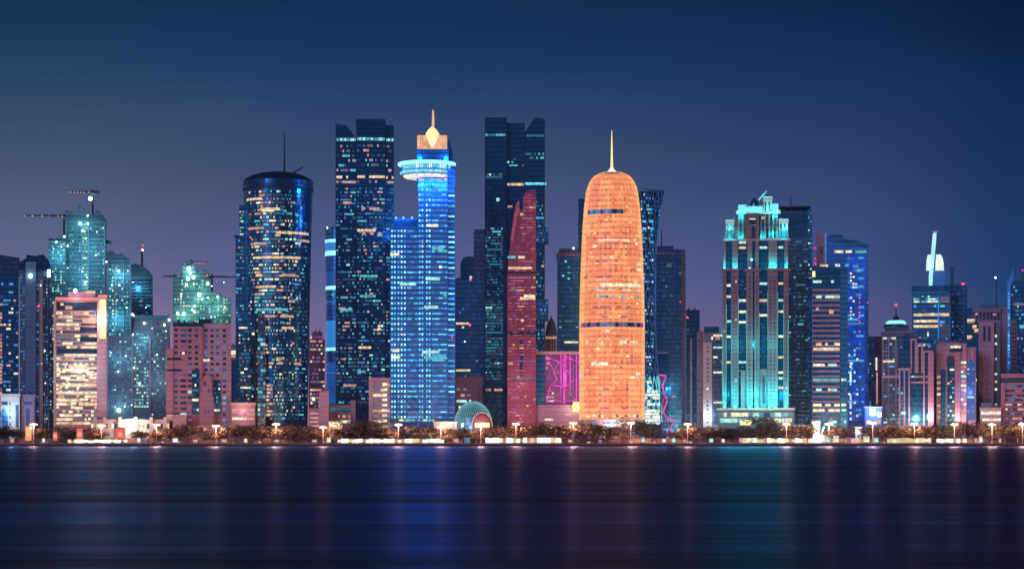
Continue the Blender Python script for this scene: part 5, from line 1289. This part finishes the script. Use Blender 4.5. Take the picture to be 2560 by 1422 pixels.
w_ = thing("bounce_wall", "long low rendered wall added to catch lamplight behind the waterfront trees", "wall", (0, 1786, GROUND))
MB().box(-520, 520, 0, .5, -.1, 3.4, "cream_stone").build("wall", w_)  # added wall, there to show lamplight glow between the trees
MB().box(-520, 520, -.15, .65, 3.4, 3.65, "paving").build("coping", w_)
def stall(px, y0, wpx, m, look):  # stall added to carry small lights in place of light trails
    t = T("added_stall", look, px, 1722 + (px % 7), "stall", 0, "added lit stalls along the promenade")
    x0, x1, h = t.L(px - wpx / 2), t.L(px + wpx / 2), t.H(y0)
    t.add("counter", MB().box(x0, x1, 0, .7, 0, 1.0, "white_wall"))
    t.add("back_panel", MB().box(x0, x1, 1.9, 2.0, 0, h - .1, m))
    for x in (x0, x1 - .1): t.add("post", MB().box(x, x + .1, .0, .1, 1.0, h - .3, "pale_steel"))
    t.add("awning", MB().slab([(x0 - .3, h - .3), (x1 + .3, h - .3), (x1 + .1, h), (x0 - .1, h)], -.7, 2.2, "white_wall"))
    t.add("lamp_strip", MB().box(x0 + .2, x1 - .2, .8, 1.0, h - .42, h - .32, "white"))
    return t.root
row = []
for px, y0, wpx, m in ((30, 1096, 10, "peach"), (109, 1094, 7, "white"), (347, 1093, 9, "white"), (362, 1097, 14, "grey"), (438, 1094, 14, "white"), (488, 1098, 12, "peach"), (560, 1097, 14, "peach"), 
                       (614, 1095, 8, "cream"), (692, 1098, 12, "peach"), (786, 1098, 12, "peach"), (822, 1092, 10, "cream"), (1140, 1096, 12, "peach"), (1168, 1094, 14, "bluegrey"), (1425, 1098, 10, "amber"), 
                       (1500, 1099, 9, "rose"), (1608, 1092, 7, "mint"), (1660, 1096, 9, "cream"), (1684, 1094, 10, "mint"), (1712, 1098, 8, "peach"), (1778, 1095, 10, "mint"), (1808, 1096, 8, "cream"), (2068, 1093, 12, "mint"), (2090, 1088, 14, "cream"),
                       (2122, 1093, 12, "rose"), (2166, 1090, 16, "cream"), (2190, 1093, 12, "mint"), (2440, 1094, 8, "peach"), (2452, 1090, 9, "white"), (2500, 1096, 8, "peach")):
    row.append((stall(px, y0, wpx, m, ""), px, {"peach": "peach", "white": "white", "warm": "warm yellow", "grey": "pale grey", "cream": "cream", "amber": "amber", "bluegrey": "blue grey", "rose": "rose", "mint": "mint green"}[m]))
label_row(row, "small added stall lit {look} on the promenade before {mark}")

# glowing panels along the promenade
for px, w, y0, m, look in ((71, 15, 1067, "orange_panel", "tall glowing orange panel below the pale blue slab tower"), (199, 15, 1070, "red_panel", "tall glowing coral panel below the warm striped office"),
                           (300, 24, 1070, "red_panel", "broad glowing red panel below the bright vertical sign"), (138, 10, 1078, "red_panel", "narrow glowing red panel between slab tower and striped office")):
    t = T("light_box", look, px, 1752, "light box")
    t.box("panel", m, px - w / 2, px + w / 2, y0, 1101, -.2, .2); t.box("frame", "dark_steel", px - w / 2 - 1.4, px + w / 2 + 1.4, y0 - 1.4, 1102, .2, .7)
    for x in (px - w / 3, px + w / 3): t.box("leg", "dark_steel", x - 1, x + 1, 1101, None, .2, .7)
    t.lamp(px, (y0 + 1100) / 2, -5, 2500, (1, .42, .25), 1.5)

# ------------------------------------------------------------------ tower cranes on the roofs
def crane(look, Y, mx, yb, yj, tip, tail, lights=(), apex=9, flood=None):
    t = T("tower_crane", look, mx, Y, "crane")
    z0 = t.H(yb)
    t.root.location.z += z0
    H = t.H; t.H = lambda y: H(y) - z0
    t.bar("mast", "dark_steel", (mx, yb, 0), (mx, yj - apex, 0), .8, .6)
    t.bar("jib", "dark_steel", (mx, yj, 0), (tip, yj, 0), .6, .45); t.bar("counter_jib", "dark_steel", (mx, yj, 0), (tail, yj, 0), .7)
    t.bar("tie_rod", "dark_steel", (mx, yj - apex, 0), (mx + (tip - mx) * .6, yj - 1, 0), .14); t.bar("tie_rod", "dark_steel", (mx, yj - apex, 0), (tail, yj - 1, 0), .14)
    sgn = 1 if tail > mx else -1
    t.box("counterweight", "grey_concrete", min(tail, tail - 6 * sgn), max(tail, tail - 6 * sgn), yj - 1, yj + 5, -.9, .9); t.box("cab", "white_wall", mx - 3, mx + 3, yj + 2, yj + 8, -1.6, -.6)
    for x, m in lights: t.ball("jib_lamp", m, x, yj + 1.5, .9, -1)
    if flood: t.ball("floodlight", "hotgreen", flood[0], flood[1], flood[2], -1.5)
crane("highest crane with warm lit jib above the green lit tower", 2080, 232, 545, 480, 166, 250, [(170 + i * 8, "amber") for i in range(6)] + [(222, "peach")], 6, (226, 497, 3.0))
crane("crane with a long jib of spaced lamps, left of the green lit tower", 2075, 160, 592, 540, 58, 174, [(62, "warm"), (81, "warm"), (105, "warm"), (121, "peach"), (145, "peach"), (156, "peach")], 5)
crane("small crane with lit jib on the green floodlit tower's ragged top", 2016, 477, 662, 656, 524, 462, [(486 + i * 6, "peach") for i in range(7)], 7)
crane("dark crane with thin long jib reaching right from the green floodlit tower", 2024, 530, 735, 692, 592, 520, [], 6)
crane("crane jib with three small lamps left of the green floodlit tower", 2022, 436, 700, 759 - 68, 405, 444, [(410, "grey"), (420, "grey")], 6)

# ------------------------------------------------------------------ trees
def leaf_mat(name, c):
    m, nt, p = new_mat(name)
    tc = nt.nodes.new("ShaderNodeTexCoord")
    nz = nt.nodes.new("ShaderNodeTexNoise"); nz.inputs["Scale"].default_value = .7; nz.inputs["Detail"].default_value = 4
    nt.links.new(tc.outputs["Object"], nz.inputs["Vector"])
    nt.links.new(mixc(nt, nz.outputs["Fac"], tuple(x * .5 for x in c[:3]) + (1,), tuple(x * 1.5 for x in c[:3]) + (1,)), p.inputs["Base Color"])
    p.inputs["Roughness"].default_value = .7
leaf_mat("foliage", (.042, .040, .034, 1)); leaf_mat("unlit_foliage", (.03, .045, .04, 1))  # second one is an unlit copy, lack of lamplight put into its colour

def tree_proto(seed, hgt, wid, m):
    r = random.Random(seed); root = thing("tree", "tree", "tree", (0, 0, GROUND))
    mb = MB(); th = hgt * .34
    mb.bar((0, 0, -.1), (.15, .1, th), .34, "bark", .22, 7)
    for k in range(5):
        a = k * 1.26 + r.random(); mb.bar((.15, .1, th * r.uniform(.75, 1)), (math.cos(a) * wid * .28, math.sin(a) * wid * .28, hgt * r.uniform(.5, .75)), .17, "bark", .05, 5)
    mb.build("trunk", root)
    mb = MB(); k = mb.slot(m)
    clumps = [(r.gauss(0, wid * .21), r.gauss(0, wid * .21), hgt * r.uniform(.38, .86), r.uniform(.16, .27) * wid) for _ in range(15)]
    for cx, cy_, cz, cr in clumps:
        for _ in range(85):
            d = Vector((r.gauss(0, 1), r.gauss(0, 1), r.gauss(0, 1))).normalized() * cr * r.uniform(.55, 1.08)
            p = Vector((cx, cy_, cz)) + Vector((d.x, d.y, d.z * .75))
            if p.z < hgt * .22: continue
            u = Vector((r.gauss(0, 1), r.gauss(0, 1), r.gauss(0, 1))).normalized(); w = u.cross(d.normalized() + Vector((.01, 0, 0))).normalized()
            s_ = r.uniform(.28, .58); b = len(mb.v)
            mb.v += [tuple(p - u * s_), tuple(p + w * s_ * .7), tuple(p + u * s_), tuple(p - w * s_ * .7)]
            mb.f.append((b, b + 1, b + 2, b + 3)); mb.mi.append(k)
    mb.build("crown", root)
    return root
def copy_tree(o):
    c = o.copy(); COL.objects.link(c)
    for ch in list(o.children):
        d = ch.copy(); COL.objects.link(d); d.parent = c
    return c
protos = [(tree_proto(i, 11, 11 + i, "foliage"), False) for i in range(4)] + [(tree_proto(10 + i, 12, 13 + i, "unlit_foliage"), True) for i in range(2)]
used = set(); row = []
rr = random.Random(11)
TREES = [(-8, 1070, 22, 0), (14, 1066, 26, 0), (44, 1072, 24, 0), (102, 1072, 24, 0), (166, 1066, 32, 1), (222, 1070, 26, 0), (246, 1078, 20, 0), (352, 1078, 22, 0), (392, 1076, 24, 0), (432, 1070, 28, 0), (462, 1062, 34, 0), (510, 1078, 17, 1), (545, 1076, 24, 0), (585, 1066, 30, 0),
         (618, 1062, 32, 0), (656, 1066, 28, 0), (690, 1074, 24, 0), (722, 1068, 27, 0), (752, 1064, 30, 0), (788, 1070, 27, 0), (815, 1074, 24, 0), (846, 1072, 26, 0), (885, 1047, 28, 1), (918, 1049, 30, 1), (945, 1062, 24, 1), (872, 1072, 26, 0), (915, 1074, 26, 0), (966, 1070, 26, 0),
         (1012, 1068, 26, 1), (1045, 1062, 28, 1), (1085, 1070, 26, 0), (1120, 1072, 26, 0), (1152, 1070, 25, 0), (1190, 1074, 25, 0), (1232, 1072, 26, 0), (1262, 1068, 26, 0), (1302, 1062, 30, 0), (1335, 1058, 32, 0), (1372, 1060, 32, 0), (1402, 1068, 28, 0), (1448, 1066, 30, 0), (1482, 1060, 33, 0),
         (1520, 1064, 31, 0), (1556, 1066, 28, 0), (1606, 1050, 30, 1), (1632, 1054, 30, 1), (1690, 1078, 20, 0), (1722, 1072, 24, 0), (1752, 1066, 27, 0), (1786, 1070, 26, 0), (1826, 1068, 28, 1), (1858, 1070, 28, 1), (1908, 1040, 33, 1), (1885, 1066, 26, 1), (1948, 1066, 27, 1), (1990, 1064, 30, 0), (2018, 1066, 26, 0),
         (2078, 1066, 28, 1), (2110, 1068, 26, 0), (2176, 1068, 25, 0), (2212, 1064, 30, 0), (2246, 1068, 27, 0), (2282, 1072, 30, 1), (2312, 1066, 27, 0), (2352, 1058, 30, 1), (2378, 1066, 26, 1), (2420, 1056, 28, 0), (2448, 1060, 28, 0), (2474, 1070, 26, 1), (2512, 1060, 30, 0), (2545, 1062, 32, 1), (2580, 1062, 30, 1)]
for px, top, hw, dark in TREES:
    Y = 1768 + rr.uniform(-8, 10) if top > 1056 else 1788 + rr.uniform(-4, 6)
    k = rr.choice((4, 5)) if dark else rr.choice((0, 1, 2, 3))
    p = protos[k][0]
    o = p if k not in used else copy_tree(p); used.add(k)
    o.location = (wx(px, Y), Y, GROUND); h = wz(top, Y) - GROUND
    base = 12.0 if dark else 11.0
    wbase = (13 + k - 4) if dark else 11 + k
    sc_ = h / (base * .97); sw = hw * 2.5 * K * Y / wbase
    o.scale = (sw, sw, sc_); o.rotation_euler = (0, 0, rr.uniform(0, 6.28))
    o["group"] = "trees along the waterfront road"
    look = "tall dark unlit" if dark and top < 1056 else "dark unlit" if dark else ("broad lamplit" if hw > 28 else "small lamplit" if hw < 24 else "bushy lamplit")
    row.append((o, px, look))
for k, (p, d) in enumerate(protos):
    if k not in used:
        for ch in list(p.children): bpy.data.objects.remove(ch)
        bpy.data.objects.remove(p)
label_row(row, "{look} tree before {mark}")

# ------------------------------------------------------------------ street lamps with two heads
def lamp_proto():
    root = thing("street_lamp", "lamp", "street lamp", (0, 0, GROUND), 0, "double headed lamps along the waterfront road")
    MB().lathe([(.35, 0), (.3, .5), (.16, .6), (.13, 14.2)], 0, 0, 8, "pale_steel").build("pole", root)
    MB().bar((-1.7, 0, 14.6), (1.7, 0, 14.6), .09, "pale_steel", None, 6).build("cross_arm", root)
    for x in (-1.9, 1.9):
        h = MB().box(x - .85, x + .85, -.5, .5, 14.45, 14.8, "pale_steel").build("lamp_head", root)
        MB().lathe([(.5, 13.3), (1.15, 13.8), (1.15, 14.44)], x, 0, 10, "hotwarm").build("lens", h)
    return root
def copy_lamp(o):
    c = o.copy(); COL.objects.link(c)
    for ch in list(o.children):
        d = ch.copy(); COL.objects.link(d); d.parent = c
        for g in ch.children:
            e = g.copy(); COL.objects.link(e); e.parent = d
    return c
lp = lamp_proto(); first = True; row = []
lamp_light = bpy.data.lights.new("lamp_glow", 'POINT'); lamp_light.energy, lamp_light.color, lamp_light.shadow_soft_size = 42000, (1.0, .35, .19), 1.6
for px, py in ((84, 1059), (254, 1062), (391, 1061), (540, 1062), (690, 1060), (808, 1066), (996, 1058), (1102, 1066), (1202, 1062), (1290, 1058), (1433, 1057), (1577, 1056),
               (1719, 1056),  (1966, 1056), (2072, 1056), (2182, 1057), (2286, 1056), (2386, 1057), (2480, 1058), (2556, 1060)):
    o = lp if first else copy_lamp(lp); first = False
    Y = 1752.0; o.location = (wx(px, Y), Y, GROUND); o.scale = (1, 1, (wz(py, Y) - GROUND) / 14.4 * rr.uniform(.93, 1.03))
    lo = bpy.data.objects.new("lamp_glow", lamp_light); COL.objects.link(lo); lo.parent = o; lo.location = (0, -1.5, 13.2)
    row.append((o, px, "double headed"))
label_row(row, "{look} amber street lamp before {mark}")

# ------------------------------------------------------------------ cars on the waterfront road
def car_proto():
    root = thing("car", "car", "car", (0, 0, GROUND), 0, "cars on the waterfront road")
    body = [(-2.2, .35), (2.2, .35), (2.25, .7), (2.1, .9), (1.2, .98), (.55, 1.42), (-.9, 1.45), (-1.6, 1.0), (-2.2, .92)]
    MB().slab(body, -.85, .85, "white_wall").build("body", root)
    MB().slab([(-1.35, 1.0), (1.0, 1.0), (.5, 1.36), (-.88, 1.38)], -.87, .87, "car_glass").build("window", root)
    for x in (-1.35, 1.35):
        for y in (-.75, .75):
            w = bpy.data.objects.new("wheel", None)
            mb = MB(); mb.lathe([(.33, -.1), (.33, .1)], 0, 0, 14, "rubber")
            o = mb.build("wheel", root); o.rotation_euler = (R(90), 0, 0); o.location = (x, y, .33)
            bpy.data.objects.remove(w)
    for y in (-.55, .55):
        MB().ball((2.2, y, .72), .17, "headlamp").build("headlight", root); MB().ball((-2.2, y, .78), .1, "taillamp").build("taillight", root)
    return root
cp = car_proto(); first = True; row = []
for px, ang in ((110, 20), (356, -30), (402, 160), (440, -40), (448, 200), (575, 15), (612, 170), (645, -30), (698, 10), (820, -60), (1002, -70), (1150, 190), (1472, -80), (1577, -80), (1607, 10), (1636, -85), (1726, -75), (1755, 0), (1820, 170), (2062, -60), (2102, 185), (2176, -20), (2205, 160), (2440, -40), (2456, 180)):
    o = cp if first else copy_tree(cp); first = False
    Y = 1742 if abs(ang) > 100 else 1732
    o.location = (wx(px, Y), Y, GROUND - .03); o.rotation_euler = (0, 0, R(ang))
    row.append((o, px, "headlights facing the bay" if -95 < ang < -55 else "driving left" if abs(ang) > 100 else "driving right"))
label_row(row, "pale car {look} before {mark}")


# ------------------------------------------------------------------ the evening air over the bay
def haze():
    m = bpy.data.materials.new("haze"); m.use_nodes = True
    nt = m.node_tree; nt.nodes.clear()
    v = nt.nodes.new("ShaderNodeVolumePrincipled"); o = nt.nodes.new("ShaderNodeOutputMaterial")
    v.inputs["Color"].default_value = (.6, .8, 1.0, 1); v.inputs["Density"].default_value = .00004; v.inputs["Anisotropy"].default_value = .3
    nt.links.new(v.outputs[0], o.inputs["Volume"])
    MATS["haze"] = m
    tag(MB().box(-1500, 1500, -60, 3200, -1.0, 330, "haze").build("haze"), kind="stuff")
haze()
